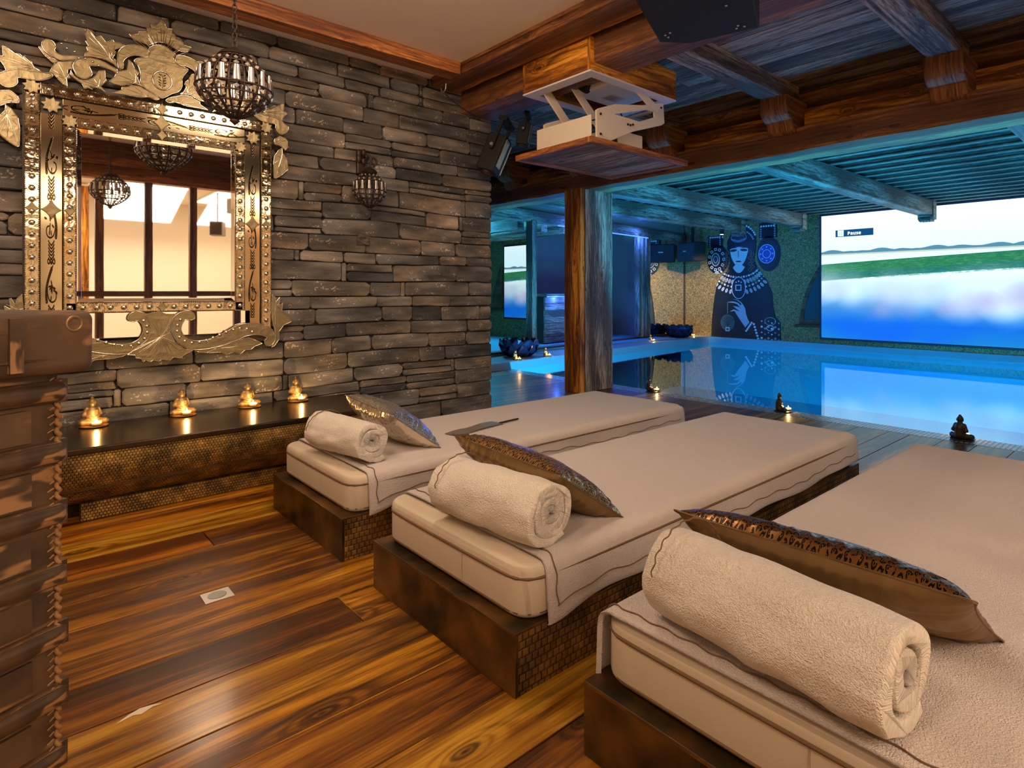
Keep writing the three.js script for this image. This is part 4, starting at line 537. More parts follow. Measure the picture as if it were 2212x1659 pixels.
// faceted bowls on the ledge
const petalGeo = (() => { const N = 5, pos = [], idx = [], r = rng(3); for (let j = 0; j <= N; j++) { const t = j / N, w = 0.15 * Math.sin(Math.PI * (0.12 + 0.8 * t)) + 0.01; for (let k = -1; k <= 1; k++) pos.push(0.1 + 0.26 * Math.sin(t * 1.35) + (r() - 0.5) * 0.03, 0.33 * (1 - Math.cos(t * 1.45)) + (r() - 0.5) * 0.02 - Math.abs(k) * 0.015, k * w); } for (let j = 0; j < N; j++) for (let k = 0; k < 2; k++) { const a = j * 3 + k; idx.push(a, a + 1, a + 3, a + 1, a + 4, a + 3); } const g = new THREE.BufferGeometry(); g.setAttribute('position', new THREE.Float32BufferAttribute(pos, 3)); g.setIndex(idx); const q = g.toNonIndexed(); q.computeVertexNormals(); return q; })();
function bowl(label, x, b) { const t = thing('faceted_bowl', label, 'bowl', [x, 0.115, sideZ(x) - b]); part('foot', xform(new THREE.CylinderGeometry(0.16, 0.13, 0.04, 9), [0, 0.02, 0]), M.petal, t); for (const [n, s, tw] of [[11, 1, 0], [9, 0.82, 0.3], [7, 0.62, 0.1]]) for (let i = 0; i < n; i++) { const p = part('petal', petalGeo, M.petal, t, [0, 0.02, 0], [0, (i / n) * 6.2832 + tw, 0]); p.scale.set(s, 1.05 - (1 - s) * 0.5, s * 1.15); } return t; }
bowl('dark blue faceted petal bowl beside the stone wall', 6.66, -0.3); bowl('dark blue faceted petal bowl in front of the wall mirror', 12.45, -0.36);
{ const t = thing('unseen_downlight', 'unseen small black downlight washing the gold mosaic beside the mural', 'lamp', [11.8, 2.61, -7.5]); part('can', xform(new THREE.CylinderGeometry(0.05, 0.05, 0.14, 16), [0, 0.03, 0]), M.black, t); part('lens_light', xform(new THREE.CylinderGeometry(0.04, 0.04, 0.01, 16), [0, -0.045, 0]), std({ color: 0x000000, emissive: WARM, emissiveIntensity: 3 }), t); const l = new THREE.SpotLight(WARM, 34, 0, 0.42, 0.9, 2); l.name = 'unseen_downlight_light'; l.position.set(0, -0.07, 0); l.castShadow = true; l.target.position.set(1.6, -1.6, -1.75); t.add(l, l.target); l.target.name = 'aim_point'; }  // unseen lamp, placed to warm the gold mosaic
// loudspeakers above the mosaic
{ const s = thing('loudspeaker', 'black loudspeaker hung above the gold mosaic', 'loudspeaker', [12.95, 2.3, -9.15], -0.35); part('cabinet', cbox(0.34, 0.48, 0.8, 0.02, 2), M.black, s); part('grille', uvm(cbox(0.02, 0.44, 0.74, 0.01), 'z'), std({ color: lin(0.03, 0.03, 0.035), roughness: 0.9 }), s, [-0.175, 0, 0]); part('badge', cbox(0.006, 0.03, 0.13, 0.002), std({ color: lin(0.7, 0.75, 0.8), roughness: 0.3, metalness: 0.6 }), s, [-0.19, 0.02, -0.02]); part('bracket', cbox(0.06, 0.45, 0.06, 0.006), M.black, s, [0.05, 0.42, 0]); }

// ---------------------------------------------------------------- wall sconce and lanterns
function onion(r0, h0) {                                           // outline radius at height -1..1
  return (t) => { const k = clamp(t, 0, 1); return r0 * (k < 0.5 ? Math.pow(Math.sin((k / 0.5) * Math.PI / 2), 0.85) : Math.cos(((k - 0.5) / 0.5) * 1.3)) + 0.004; };
}
function crystalBasket(parent, R, Hh, ribs, halfTurn = false) {
  const rad = onion(R, Hh), yOf = (t) => (t - 0.62) * Hh, span = halfTurn ? Math.PI : 2 * Math.PI;
  const pts = []; for (let i = 0; i <= 14; i++) { const t = i / 14; pts.push(V(rad(t), yOf(t), 0)); }
  const rib = tube(pts, R * 0.032, 26, 5); for (let i = 0; i < ribs; i++) part('rib', rib, M.iron, parent, null, [0, (i / ribs) * span, 0]);
  for (const t of [0.1, 0.22, 0.34, 0.46, 0.72, 0.82, 0.95]) part('hoop', xform(new THREE.TorusGeometry(rad(t) + 0.001, R * 0.03, 5, 40), [0, yOf(t), 0], [Math.PI / 2, 0, 0]), M.iron, parent);
  const row = (t, s) => { const l = []; for (let i = 0; i < ribs; i++) { const a = ((i + 0.5) / ribs) * span; l.push(xform(new THREE.OctahedronGeometry(R * s, 0), [Math.cos(a) * rad(t) * 0.98, yOf(t), -Math.sin(a) * rad(t) * 0.98], [0, a, 0.4])); } stuff(part('crystal_beads', merged(l), M.crystal, parent)); };
  row(0.16, 0.045); row(0.28, 0.065); row(0.4, 0.085); row(0.77, 0.085); row(0.88, 0.07);
  const drop = xform(new THREE.CylinderGeometry(R * 0.075, R * 0.11, Hh * 0.22, 5), null, [0, 0.4, 0]); for (let i = 0; i < ribs; i++) { const a = ((i + 0.5) / ribs) * span, d = part('crystal_drop', drop, M.crystal, parent, [Math.cos(a) * rad(0.59) * 0.97, yOf(0.59), -Math.sin(a) * rad(0.59) * 0.97], [0, a, 0]); d.scale.set(0.55, 1, 1); }
  part('finial', xform(new THREE.LatheGeometry([[0, -0.09], [0.05, -0.04], [0.09, 0], [0.06, 0.04], [0, 0.06]].map(([a, b]) => new THREE.Vector2(a * R * 1.6, b * R * 1.6)), 12), [0, yOf(0) - R * 0.03, 0]), M.iron, parent);
  return yOf(1);
}
function lantern(label, pos) {
  const l = thing('pendant_lantern', label, 'lantern', pos); const R = 0.185, H = 0.36, yt = crystalBasket(l, R, H, 16);
  part('cap', xform(new THREE.LatheGeometry([[0.085, 0], [0.07, 0.02], [0.03, 0.035], [0.02, 0.05], [0, 0.055]].map(([a, b]) => new THREE.Vector2(a, b)), 18), [0, yt - 0.012, 0]), M.iron, l);
  const linkG = new THREE.TorusGeometry(0.011, 0.0032, 5, 10); linkG.scale(1, 1.55, 1); const topY = 3.14 - pos[1]; for (let y = yt + 0.055, i = 0; y < topY; y += 0.026, i++) part('chain_link', linkG, M.iron, l, [0, y, 0], [0, (i % 2) * Math.PI / 2, 0]);
  part('ceiling_rose', xform(new THREE.LatheGeometry([[0, 0], [0.05, 0.005], [0.055, 0.03], [0, 0.03]].map(([a, b]) => new THREE.Vector2(a, b)), 18), [0, topY - 0.01, 0]), M.iron, l); return l;
}
lantern('iron and crystal pendant lantern hanging in front of the ornate mirror', [0.934, 2.43, -3.7]); lantern('iron and crystal pendant lantern seen only in the mirror', [0.884, 2.44, -0.9]);
{
  const s = thing('wall_sconce', 'iron and crystal sconce on the slate wall', 'sconce', [2.14, 2.11, WZ + 0.13]); crystalBasket(s, 0.125, 0.3, 14);
  part('back_plate', cbox(0.07, 0.2, 0.03, 0.012, 2), M.iron, s, [-0.03, 0.2, -0.1]); part('arm', tube([[-0.03, 0.2, -0.09], [-0.03, 0.25, -0.02], [0, 0.22, 0.02], [0, 0.12, 0]], 0.009, 24, 6), M.iron, s); part('scroll', tube([[0.03, 0.15, 0], [0.06, 0.2, 0], [0.03, 0.23, 0], [0.015, 0.19, 0], [0.035, 0.17, 0]], 0.008, 24, 6), M.iron, s); part('crown', xform(new THREE.LatheGeometry([[0.06, 0], [0.05, 0.02], [0.02, 0.04], [0, 0.045]].map(([a, b]) => new THREE.Vector2(a, b)), 14), [0, 0.105, 0]), M.iron, s); for (let k = 0; k < 5; k++) part('leaf', xform(new THREE.SphereGeometry(0.02, 8, 6), null, null, [1, 1.5, 0.4]), M.iron, s, [-0.03 + 0.035 * Math.cos(k * 1.25), 0.24 + 0.035 * Math.sin(k * 1.25), -0.06]);
  const p = thing('wall_plate', 'small square switch plate set in the slate wall', 'switch', [2.14, 1.685, WZ + 0.024]); part('plate', cbox(0.11, 0.09, 0.012, 0.004), STONES[7], p); part('slot', cbox(0.05, 0.02, 0.006, 0.002), M.joint, p, [-0.01, 0.01, 0.006]);
}

// ---------------------------------------------------------------- the ornate mirror
// outlines of the cut-glass ornaments in millimetres: across from the mirror's middle, up from the floor
const ORN = {
  leafA: [-380,2858,-365,2846,-341,2816,-315,2834,-289,2802,-256,2827,-246,2813,-219,2818,-195,2810,-219,2787,-252,2765,-237,2754,-252,2725,-257,2711,-241,2709,-237,2662,-249,2676,-292,2693,-348,2695,-394,2686,-389,2708,-376,2722,-384,2746,-373,2753,-388,2782,-376,2777,-389,2827],
  armA: [-588,2712,-576,2731,-558,2739,-537,2731,-525,2706,-531,2681,-513,2666,-489,2663,-442,2673,-399,2679,-433,2656,-473,2639,-510,2631,-546,2645,-573,2665,-586,2689],
  finA: [-602,2685,-586,2693,-570,2662,-534,2632,-516,2623,-534,2607,-564,2632,-576,2645],
  leafB: [-516,2623,-473,2636,-430,2656,-450,2631,-452,2594,-470,2589,-472,2561,-458,2540,-476,2531,-472,2484,-495,2495,-519,2525,-534,2545,-552,2550,-543,2578,-531,2605],
  scrollA: [-446,2624,-433,2647,-402,2668,-370,2679,-331,2679,-295,2670,-266,2654,-234,2642,-236,2622,-269,2633,-315,2642,-348,2637,-370,2627,-364,2609,-357,2586,-373,2557,-399,2545,-424,2553,-439,2577,-447,2603],
  leafC: [-458,2584,-442,2556,-418,2540,-386,2542,-354,2566,-338,2586,-322,2615,-294,2626,-292,2577,-286,2562,-315,2522,-289,2490,-315,2505,-351,2513,-373,2512,-354,2492,-376,2499,-392,2489,-405,2517,-436,2537,-455,2553],
  leafD: [-755,2649,-736,2643,-719,2632,-700,2617,-683,2623,-669,2608,-654,2592,-631,2591,-628,2572,-617,2552,-588,2539,-540,2538,-593,2530,-651,2535,-708,2524,-739,2513,-747,2537,-763,2563,-780,2574,-769,2588,-750,2590],
  scrollB: [-780,2476,-761,2488,-736,2509,-680,2528,-623,2531,-540,2536,-540,2524,-579,2494,-608,2483,-651,2481,-691,2477,-690,2452,-708,2425,-736,2414,-758,2424,-774,2447],
  leafE: [-763,2392,-722,2402,-691,2378,-683,2357,-686,2337,-716,2334,-736,2326,-763,2305,-780,2332,-777,2378],
  shellB: [-742,2318,-716,2298,-689,2253,-681,2188,-683,2091,-694,2086,-732,2112,-763,2143,-784,2168,-779,2234,-758,2260,-742,2286],
  shield: [-58,2838,-22,2857,14,2859,44,2841,73,2822,62,2793,77,2770,107,2756,146,2739,134,2718,111,2672,111,2627,92,2583,51,2555,-4,2516,-48,2537,-91,2562,-115,2599,-115,2642,-129,2694,-150,2719,-133,2740,-91,2758,-69,2788,-73,2817],
  scrollC: [-229,2757,-208,2788,-174,2812,-133,2822,-91,2816,-71,2796,-76,2768,-98,2754,-129,2758,-154,2752,-185,2731,-205,2700,-205,2662,-215,2651,-227,2652,-235,2704],
  fan: [-174,2886,-150,2889,-122,2902,-126,2914,-83,2926,-85,2950,-62,2954,-66,2984,-37,2982,-8,3023,14,3013,27,2981,60,2987,57,2955,73,2953,77,2928,119,2915,121,2900,167,2895,146,2865,115,2852,77,2857,55,2870,14,2885,-22,2879,-55,2857,-69,2844,-105,2851,-147,2856,-164,2872],
  leafF: [-275,2560,-249,2592,-242,2614,-222,2636,-185,2654,-178,2720,-160,2707,-147,2673,-126,2652,-136,2628,-119,2585,-98,2565,-119,2572,-160,2575,-195,2554,-219,2547,-252,2549],
  leafG: [-259,2493,-212,2521,-212,2538,-174,2549,-164,2562,-119,2564,-76,2544,-37,2527,-15,2505,-33,2493,-69,2506,-105,2500,-129,2493,-167,2493,-215,2495],
  shellC: [-91,1107,-61,1115,-19,1127,12,1114,60,1112,71,1106,44,1068,39,1030,44,986,71,914,126,873,170,863,115,835,104,816,60,826,39,805,-3,818,-19,803,-50,815,-66,804,-91,818,-104,807,-117,833,-142,835,-142,853,-186,859,-137,896,-81,948,-61,997,-66,1047],
  scrollD: [55,1068,87,1112,142,1130,175,1110,181,1077,153,1065,131,1072,109,1041,104,996,131,950,181,927,255,930,354,971,444,1022,537,1032,620,1015,679,963,686,907,659,866,627,868,614,904,633,924,582,947,506,944,414,908,324,880,237,865,164,870,98,906,60,966,47,1017],
  leafH: [181,862,266,867,354,891,432,914,518,929,569,906,607,883,556,865,531,843,493,842,463,816,420,833,372,816,342,838,266,837,209,847],
  leafI: [672,1239,692,1217,699,1182,725,1217,719,1153,746,1174,739,1117,779,1081,807,1033,752,1010,719,962,719,905,686,857,666,851,695,899,692,963,672,1041,666,1147],
};
{
  const MX = 0.757, MZ = WZ + 0.03, mir = thing('ornate_mirror', 'ornate cut-glass mirror with beaded frame and leafy crest on the slate wall', 'mirror', [MX, 0, MZ]);
  const gold = lin(0.52, 0.44, 0.29), etched = canvasTex(256, 1024, (x, W, H) => {
    x.fillStyle = '#fff'; x.fillRect(0, 0, W, H); x.strokeStyle = '#1a1208'; x.fillStyle = '#1a1208'; x.lineWidth = 8; const r = rng(6);
    for (let k = 0; k < 3; k++) { x.save(); x.translate(W / 2, 60 + k * 340); const s = k % 2 ? -1 : 1; x.scale(s, 1);
      x.beginPath(); x.moveTo(20, -20); x.bezierCurveTo(-70, 70, -60, 170, 10, 175); x.bezierCurveTo(70, 175, 70, 110, 25, 115); x.stroke(); for (let i = 0; i < 14; i++) { const t = i / 13; x.beginPath(); x.arc(lerp(10, -50, Math.sin(t * 2)) - 8, lerp(0, 170, t), 8, 0, 7); x.stroke(); }
      for (let i = 0; i < 12; i++) { const a = r() * 6.28, d = r() * 60; x.save(); x.translate(10 + Math.cos(a) * d, 90 + Math.sin(a) * d * 1.2); x.rotate(a); x.beginPath(); x.ellipse(0, 0, 14, 5, 0, 0, 7); x.fill(); x.restore(); }
      for (let i = 0; i < 6; i++) for (const q of [-1, 1]) { x.beginPath(); x.moveTo(0, 215 + i * 18); x.quadraticCurveTo(q * 20, 205 + i * 18, q * 34, 190 + i * 18); x.stroke(); } for (let i = 0; i < 3; i++) { x.beginPath(); x.arc(-30 + i * 30, 300, 12, 0, 7); x.stroke(); } x.restore(); }
  }, false);
  const mFrame = std({ color: gold, metalness: 1, roughness: 0.08, bumpMap: scaled(T_crumple, 2, 2), bumpScale: 0.0015 });
  const mEtch = std({ color: gold, metalness: 1, roughness: 0.1, map: etched, bumpMap: etched, bumpScale: 0.004 }), mOrn = std({ color: lin(0.27, 0.21, 0.11), metalness: 0.85, roughness: 0.4, bumpMap: scaled(T_crumple, 3, 3), bumpScale: 0.003 }), mBead = std({ color: lin(0.66, 0.6, 0.47), metalness: 1, roughness: 0.12 }), mDark = std({ color: lin(0.05, 0.04, 0.03), metalness: 0.3, roughness: 0.5 });
  const GL = 0.43, GT = 2.245, GB = 1.19;                          // glass half width, top, bottom
  part('backing', new THREE.BoxGeometry(1.34, 1.52, 0.02), mDark, mir, [0, 1.72, -0.005]);
  part('mirror_glass', cbox(2 * GL, GT - GB, 0.008, 0.002), M.glassmirror, mir, [0, (GT + GB) / 2, 0.016]);
  for (const [w, h, x, y, rx, ry] of [[2 * GL, 0.025, 0, GT - 0.012, 0.25, 0], [2 * GL, 0.025, 0, GB + 0.012, -0.25, 0], [0.025, GT - GB, -GL + 0.012, (GT + GB) / 2, 0, 0.25], [0.025, GT - GB, GL - 0.012, (GT + GB) / 2, 0, -0.25]]) part('bevel_strip', cbox(w, h, 0.006, 0.002), M.glassmirror, mir, [x, y, 0.021], [rx, ry, 0]);
  const etchG = (w, h) => { const g = cbox(w, h, 0.012, 0.003); const p = g.attributes.position, uv = g.attributes.uv, v = h > w; for (let i = 0; i < p.count; i++) uv.setXY(i, (v ? p.getX(i) / w : p.getY(i) / h) + 0.5, (v ? p.getY(i) / 1.15 : p.getX(i) / 1.15) + 0.5); return g; };
  const bands = [[GL, GL + 0.062, 0.03, 'inner'], [GL + 0.064, GL + 0.164, 0.018, 'etched'], [GL + 0.166, GL + 0.234, 0.036, 'outer']], top0 = GT, bead = new THREE.SphereGeometry(0.0165, 14, 6, 0, 6.2832, 0, Math.PI / 2); bead.rotateX(Math.PI / 2); bead.scale(1, 1, 0.75);
  const bot = { inner: GB - 0.065, etched: 0.98, outer: 0.95 };
  const rope = (x0, y0, x1, y1, z) => { const l = [], n = Math.round(Math.hypot(x1 - x0, y1 - y0) / 0.011); for (let i = 0; i <= n; i++) l.push(xform(new THREE.OctahedronGeometry(0.0052), [lerp(x0, x1, i / n), lerp(y0, y1, i / n), z])); stuff(part('pearl_edge', merged(l), mBead, mir)); };
  for (const [a, b, z, kind] of bands) {
    const w = b - a, yt = top0 + (a - GL), y0 = bot[kind], Hs = yt + w - y0;
    for (const s of [-1, 1]) {
      part(kind === 'etched' ? 'etched_panel' : 'beaded_strip', kind === 'etched' ? etchG(w, yt - y0) : uvm(cbox(w, yt - y0, 0.014, 0.004), 'y'), kind === 'etched' ? mEtch : mFrame, mir, [s * (a + b) / 2, (yt + y0) / 2, z - 0.004]);
      if (kind !== 'etched') { const n = Math.round((yt - y0) / 0.067); for (let i = 0; i < n; i++) part('bead', bead, mBead, mir, [s * (a + b) / 2, y0 + 0.035 + (i * (yt - y0 - 0.05)) / (n - 1), z + 0.003]); for (const e of [a + 0.003, b - 0.003]) rope(s * e, y0, s * e, yt, z + 0.004); }
    }
    part(kind === 'etched' ? 'etched_panel' : 'beaded_strip', kind === 'etched' ? etchG(2 * a, w) : uvm(cbox(2 * a, w, 0.014, 0.004), 'x'), kind === 'etched' ? mEtch : mFrame, mir, [0, yt + w / 2, z - 0.004]);
    if (kind !== 'etched') { const n = Math.round((2 * a) / 0.066); for (let i = 0; i < n; i++) if (Math.abs(i - (n - 1) / 2) > 0.6) part('bead', bead, mBead, mir, [-a + 0.04 + (i * (2 * a - 0.08)) / (n - 1), yt + w / 2, z + 0.003]); rope(-a, yt + w - 0.003, a, yt + w - 0.003, z + 0.004); rope(-a, yt + 0.003, a, yt + 0.003, z + 0.004); }
    for (const s of [-1, 1]) { const q = new THREE.Shape(); for (let i = 0; i < 16; i++) { const an = (i / 16) * 6.2832 + 0.2, R = Math.min(w, 0.075) * (i % 2 ? 0.62 : 0.4); q[i ? 'lineTo' : 'moveTo'](Math.cos(an) * R, Math.sin(an) * R); } const g = new THREE.ExtrudeGeometry(q, { depth: 0.004, bevelEnabled: true, bevelSize: 0.003, bevelThickness: 0.003, bevelSegments: 2 }); part('corner_leaf', g, mOrn, mir, [s * (a + b) / 2, yt + w / 2, z + 0.004]); }
  }
  { const y = GB - 0.033; part('beaded_strip', uvm(cbox(2 * GL + 0.1, 0.062, 0.014, 0.004), 'x'), mFrame, mir, [0, y, 0.026]); const n = 13; for (let i = 0; i < n; i++) if (i !== 6) part('bead', bead, mBead, mir, [-GL + 0.03 + (i * (2 * GL - 0.06)) / (n - 1), y, 0.033]); rope(-GL, y + 0.029, GL, y + 0.029, 0.034); rope(-GL, y - 0.029, GL, y - 0.029, 0.034); part('etched_panel', etchG(1.06, 0.16), M.glassmirror, mir, [0, 1.045, 0.014]); }
  // diamonds at the middles of the strips
  const dia = (x, y, s, z) => { const q = new THREE.Shape(); q.moveTo(0, s); q.quadraticCurveTo(s * 0.25, s * 0.3, s * 0.8, 0); q.quadraticCurveTo(s * 0.25, -s * 0.3, 0, -s); q.quadraticCurveTo(-s * 0.25, -s * 0.3, -s * 0.8, 0); q.quadraticCurveTo(-s * 0.25, s * 0.3, 0, s); part('diamond', new THREE.ExtrudeGeometry(q, { depth: 0.004, bevelEnabled: true, bevelSize: 0.003, bevelThickness: 0.003, bevelSegments: 2 }), mOrn, mir, [x, y, z]); };
  for (const [a, b, z] of bands) { dia(0, GT + (a + b) / 2 - GL, (b - a) * 0.55, z + 0.004); for (const s of [-1, 1]) dia(s * (a + b) / 2, 1.74, (b - a) * 0.55, z + 0.004); } dia(0, GB - 0.033, 0.036, 0.034);
  // ornaments
  const orn = (name, key, z, flip, veins = 1) => {
    const a = ORN[key], pts = []; for (let i = 0; i < a.length; i += 2) pts.push(new THREE.Vector2((flip ? -a[i] : a[i]) / 1000, a[i + 1] / 1000)); if (flip) pts.reverse();
    const smooth = /scroll|arm|shield/.test(key) ? new THREE.Shape(new THREE.SplineCurve([...pts, pts[0]]).getPoints(pts.length * 4).slice(0, -1)) : new THREE.Shape(pts);
    const g = new THREE.ExtrudeGeometry(smooth, { depth: 0.008, bevelEnabled: true, bevelSize: -0.001, bevelThickness: 0.004, bevelSegments: 2, bevelOffset: -0.003 }), o = part(name, uvm(g, 'x'), mOrn, mir, [0, 0, z]);
    const loop = pts.map((p) => V(p.x, p.y, 0.011)); if (/scroll|arm|shield/.test(key)) part('rim', tube(loop, 0.0035, pts.length * 5, 5, true), mBead, o); else { const rim = []; for (let i = 0; i < loop.length; i++) rim.push(barBetween(loop[i].toArray(), loop[(i + 1) % loop.length].toArray(), 0.005, 0.005)); part('rim', merged(rim), mBead, o); }
    if (/leaf|fin|shell|fan/.test(key) && veins) {                 // raised veins from the stem to the tips
      let stem = pts[0], best = -1; const c = pts.reduce((s, p) => s.add(p), new THREE.Vector2()).divideScalar(pts.length); const root = key === 'fan' ? new THREE.Vector2(0, 2.62) : key.startsWith('shell') ? (key === 'shellC' ? new THREE.Vector2(0, 1.0) : pts[0]) : pts.reduce((m, p) => (Math.hypot(p.x, p.y - 2.3) < Math.hypot(m.x, m.y - 2.3) ? p : m), pts[0]); const v = [];
      for (let i = 0; i < pts.length; i += key === 'fan' || key.startsWith('shell') ? 1 : 2) { const e = pts[i].clone().lerp(root, 0.12), s = root.clone().lerp(c, 0.5), mdl = s.clone().lerp(e, 0.5); if (e.distanceTo(s) > 0.02) v.push(tube([V(s.x, s.y, 0.011), V(mdl.x + 0.003, mdl.y, 0.0125), V(e.x, e.y, 0.011)], 0.0022, 5, 4)); }
      if (v.length) part('veins', merged(v), mBead, o);
    }
    return o;
  };
  const seq = [['crest_leaf', 'leafA', 0.02], ['crest_arm', 'armA', 0.03], ['crest_fin', 'finA', 0.022], ['crest_leaf', 'leafB', 0.018], ['crest_scroll', 'scrollA', 0.034], ['crest_leaf', 'leafC', 0.022], ['corner_leaf', 'leafD', 0.02], ['corner_scroll', 'scrollB', 0.036], ['side_leaf', 'leafE', 0.024], ['side_leaf', 'shellB', 0.02], ['crest_scroll', 'scrollC', 0.04], ['crest_leaf', 'leafF', 0.034], ['crest_leaf', 'leafG', 0.038], ['base_scroll', 'scrollD', 0.04], ['base_leaf', 'leafH', 0.022], ['side_leaf', 'leafI', 0.022]];
  for (const [n, k, z] of seq) { orn(n, k, z, false); orn(n, k, z, true); }
  orn('crest_shield', 'shield', 0.034, false); orn('crest_fan', 'fan', 0.026, false); orn('base_shell', 'shellC', 0.044, false);
  part('medallion', xform(new THREE.TorusGeometry(0.052, 0.004, 6, 36), [0, 2.63, 0.05], null, [1, 1.15, 1]), mBead, mir); { const v = [tube([[0, 2.58, 0.0465], [0.006, 2.63, 0.048], [-0.004, 2.675, 0.047]], 0.0016, 12, 4)]; for (let i = 0; i < 5; i++) for (const q of [-1, 1]) v.push(xform(new THREE.SphereGeometry(0.009, 8, 6), [q * (0.012 + 0.003 * (i % 2)), 2.598 + i * 0.017, 0.0465], [0, 0, -q * 0.9], [0.45, 1, 0.2])); part('medallion_flower', merged(v), mDark, mir); }
  // small beads along the scrolls
  const dots = (list, z, r) => { for (const [x, y] of list) for (const s of [-1, 1]) { const b = part('bead', bead, mBead, mir, [s * x, y, z]); b.scale.setScalar(r / 0.0165); } };
  dots([[0.10, 1.07], [0.083, 1.035], [0.082, 0.995], [0.095, 0.955], [0.125, 0.927], [0.165, 0.913], [0.21, 0.915], [0.25, 0.925], [0.29, 0.94], [0.33, 0.957], [0.37, 0.975], [0.415, 0.99], [0.455, 0.998], [0.5, 0.993], [0.535, 0.97]], 0.05, 0.012); dots([[0.42, 2.665], [0.39, 2.67], [0.355, 2.66], [0.325, 2.645]], 0.045, 0.008); dots([[0.5, 2.73], [0.475, 2.71], [0.44, 2.7]], 0.042, 0.008);
}

// ---------------------------------------------------------------- leather trunk in the foreground
{
  const fwd = V(Math.cos(YAW), 0, -Math.sin(YAW)), rgt = V(Math.sin(YAW), 0, Math.cos(YAW)), D = 1.25, A = fwd.clone().addScaledVector(rgt, -0.862).multiplyScalar(D), t = thing('leather_trunk', 'tall old leather trunk with studded wooden straps at the floor edge', 'trunk', [A.x, 0, A.z], THREE.MathUtils.degToRad(26.7));
  part('body', uvm(timber(0.8, 1.09, 0.5, 'y', 0.01, 0.004), 'x'), M.leather, t, [-0.4, 0.545, -0.25]);
  const r = rng(55), half = (L, R, axis) => { const g = new THREE.CylinderGeometry(R, R, L, 12, 16, false, 0, Math.PI); if (axis === 'x') { g.rotateZ(Math.PI / 2); } const p = g.attributes.position; for (let i = 0; i < p.count; i++) p.setXYZ(i, p.getX(i), p.getY(i) + 0.004 * noise3(p.getX(i) * 9, 3, p.getZ(i) * 9), p.getZ(i)); g.computeVertexNormals(); return g; };
  for (let k = 0; k < 9; k++) {
    const y = 1.045 - k * 0.1265, s = part('strap', uvm((() => { const g = new RoundedBoxGeometry(0.86, 0.046, 0.05, 3, 0.02); const p = g.attributes.position; for (let i = 0; i < p.count; i++) p.setY(i, p.getY(i) + 0.004 * noise3(p.getX(i) * 8 + k, 1, p.getZ(i) * 20)); return g; })(), 'x', k), M.leatherDark, t, [-0.418, y, -0.002]);
    for (const x of [0.29, -0.02, -0.3]) part('stud', xform(new THREE.SphereGeometry(0.0085, 10, 8), null, null, [1, 1, 0.55]), M.bronze, s, [x - (k % 2) * 0.04, 0, 0.0265]); for (const x of [0.29, -0.02, -0.3]) part('washer', new THREE.TorusGeometry(0.0115, 0.0025, 6, 16), M.iron, s, [x - (k % 2) * 0.04, 0, 0.0255]);
    part('strap_end', uvm(timber(0.02, 0.05, 0.12, 'z', 0.01, 0.003), 'z'), M.leatherDark, t, [0.004, y, -0.052]);
    if (k < 8) part('leather_panel', uvm(timber(0.74, 0.066, 0.012, 'x', 0.005, 0.003), 'x', r() * 3, r() * 3), M.leather, t, [-0.42, y - 0.0635, 0.003]);
  }
  const ropeP = []; for (let i = 0; i <= 440; i++) { const y = 0.01 + (i / 440) * 1.06; ropeP.push(V(-0.002 + 0.0025 * Math.cos(y * 330), y, 0.004 + 0.0025 * Math.sin(y * 330))); } part('corner_rope', tube(ropeP, 0.0048, 1100, 5), M.rope, t); const st = []; for (let i = 0; i < 70; i++) { const y = 0.02 + i * 0.0152; st.push(barBetween([-0.024 + 0.004 * (i % 2), y, 0.009], [-0.012, y + 0.006, 0.01], 0.003, 0.003)); } stuff(part('lacing', merged(st), M.rope, t));
  const lg = (() => { const g = new RoundedBoxGeometry(0.89, 0.128, 0.6, 4, 0.02); const p = g.attributes.position; for (let i = 0; i < p.count; i++) { const x = p.getX(i), y = p.getY(i), z = p.getZ(i); p.setXYZ(i, x + 0.01 * noise3(x * 7, y * 20, z * 7), y + 0.012 * noise3(x * 9, y * 9, z * 9 + 4), z + 0.012 * noise3(x * 8 + 5, y * 22, z * 8)); } g.computeVertexNormals(); return uvm(g, 'x', 0.3, 0.6); })();
  part('lid', lg, M.leather, t, [-0.4, 1.148, -0.25]); for (const x of [-0.1, -0.36, -0.64]) part('lid_strip', uvm(timber(0.022, 0.106, 0.02, 'y', 0.005, 0.003), 'y'), M.leatherDark, t, [x, 1.148, 0.05]); for (const y of [1.118, 1.175]) part('lid_seam', tube([[-0.83, y, 0.05], [-0.5, y + 0.003, 0.053], [-0.2, y - 0.003, 0.052], [0.03, y, 0.046]], 0.003, 40, 5), M.leatherDark, t); part('lid_stud', new THREE.TorusGeometry(0.014, 0.003, 6, 16), M.bronze, t, [0.0, 1.186, 0.052]);
}

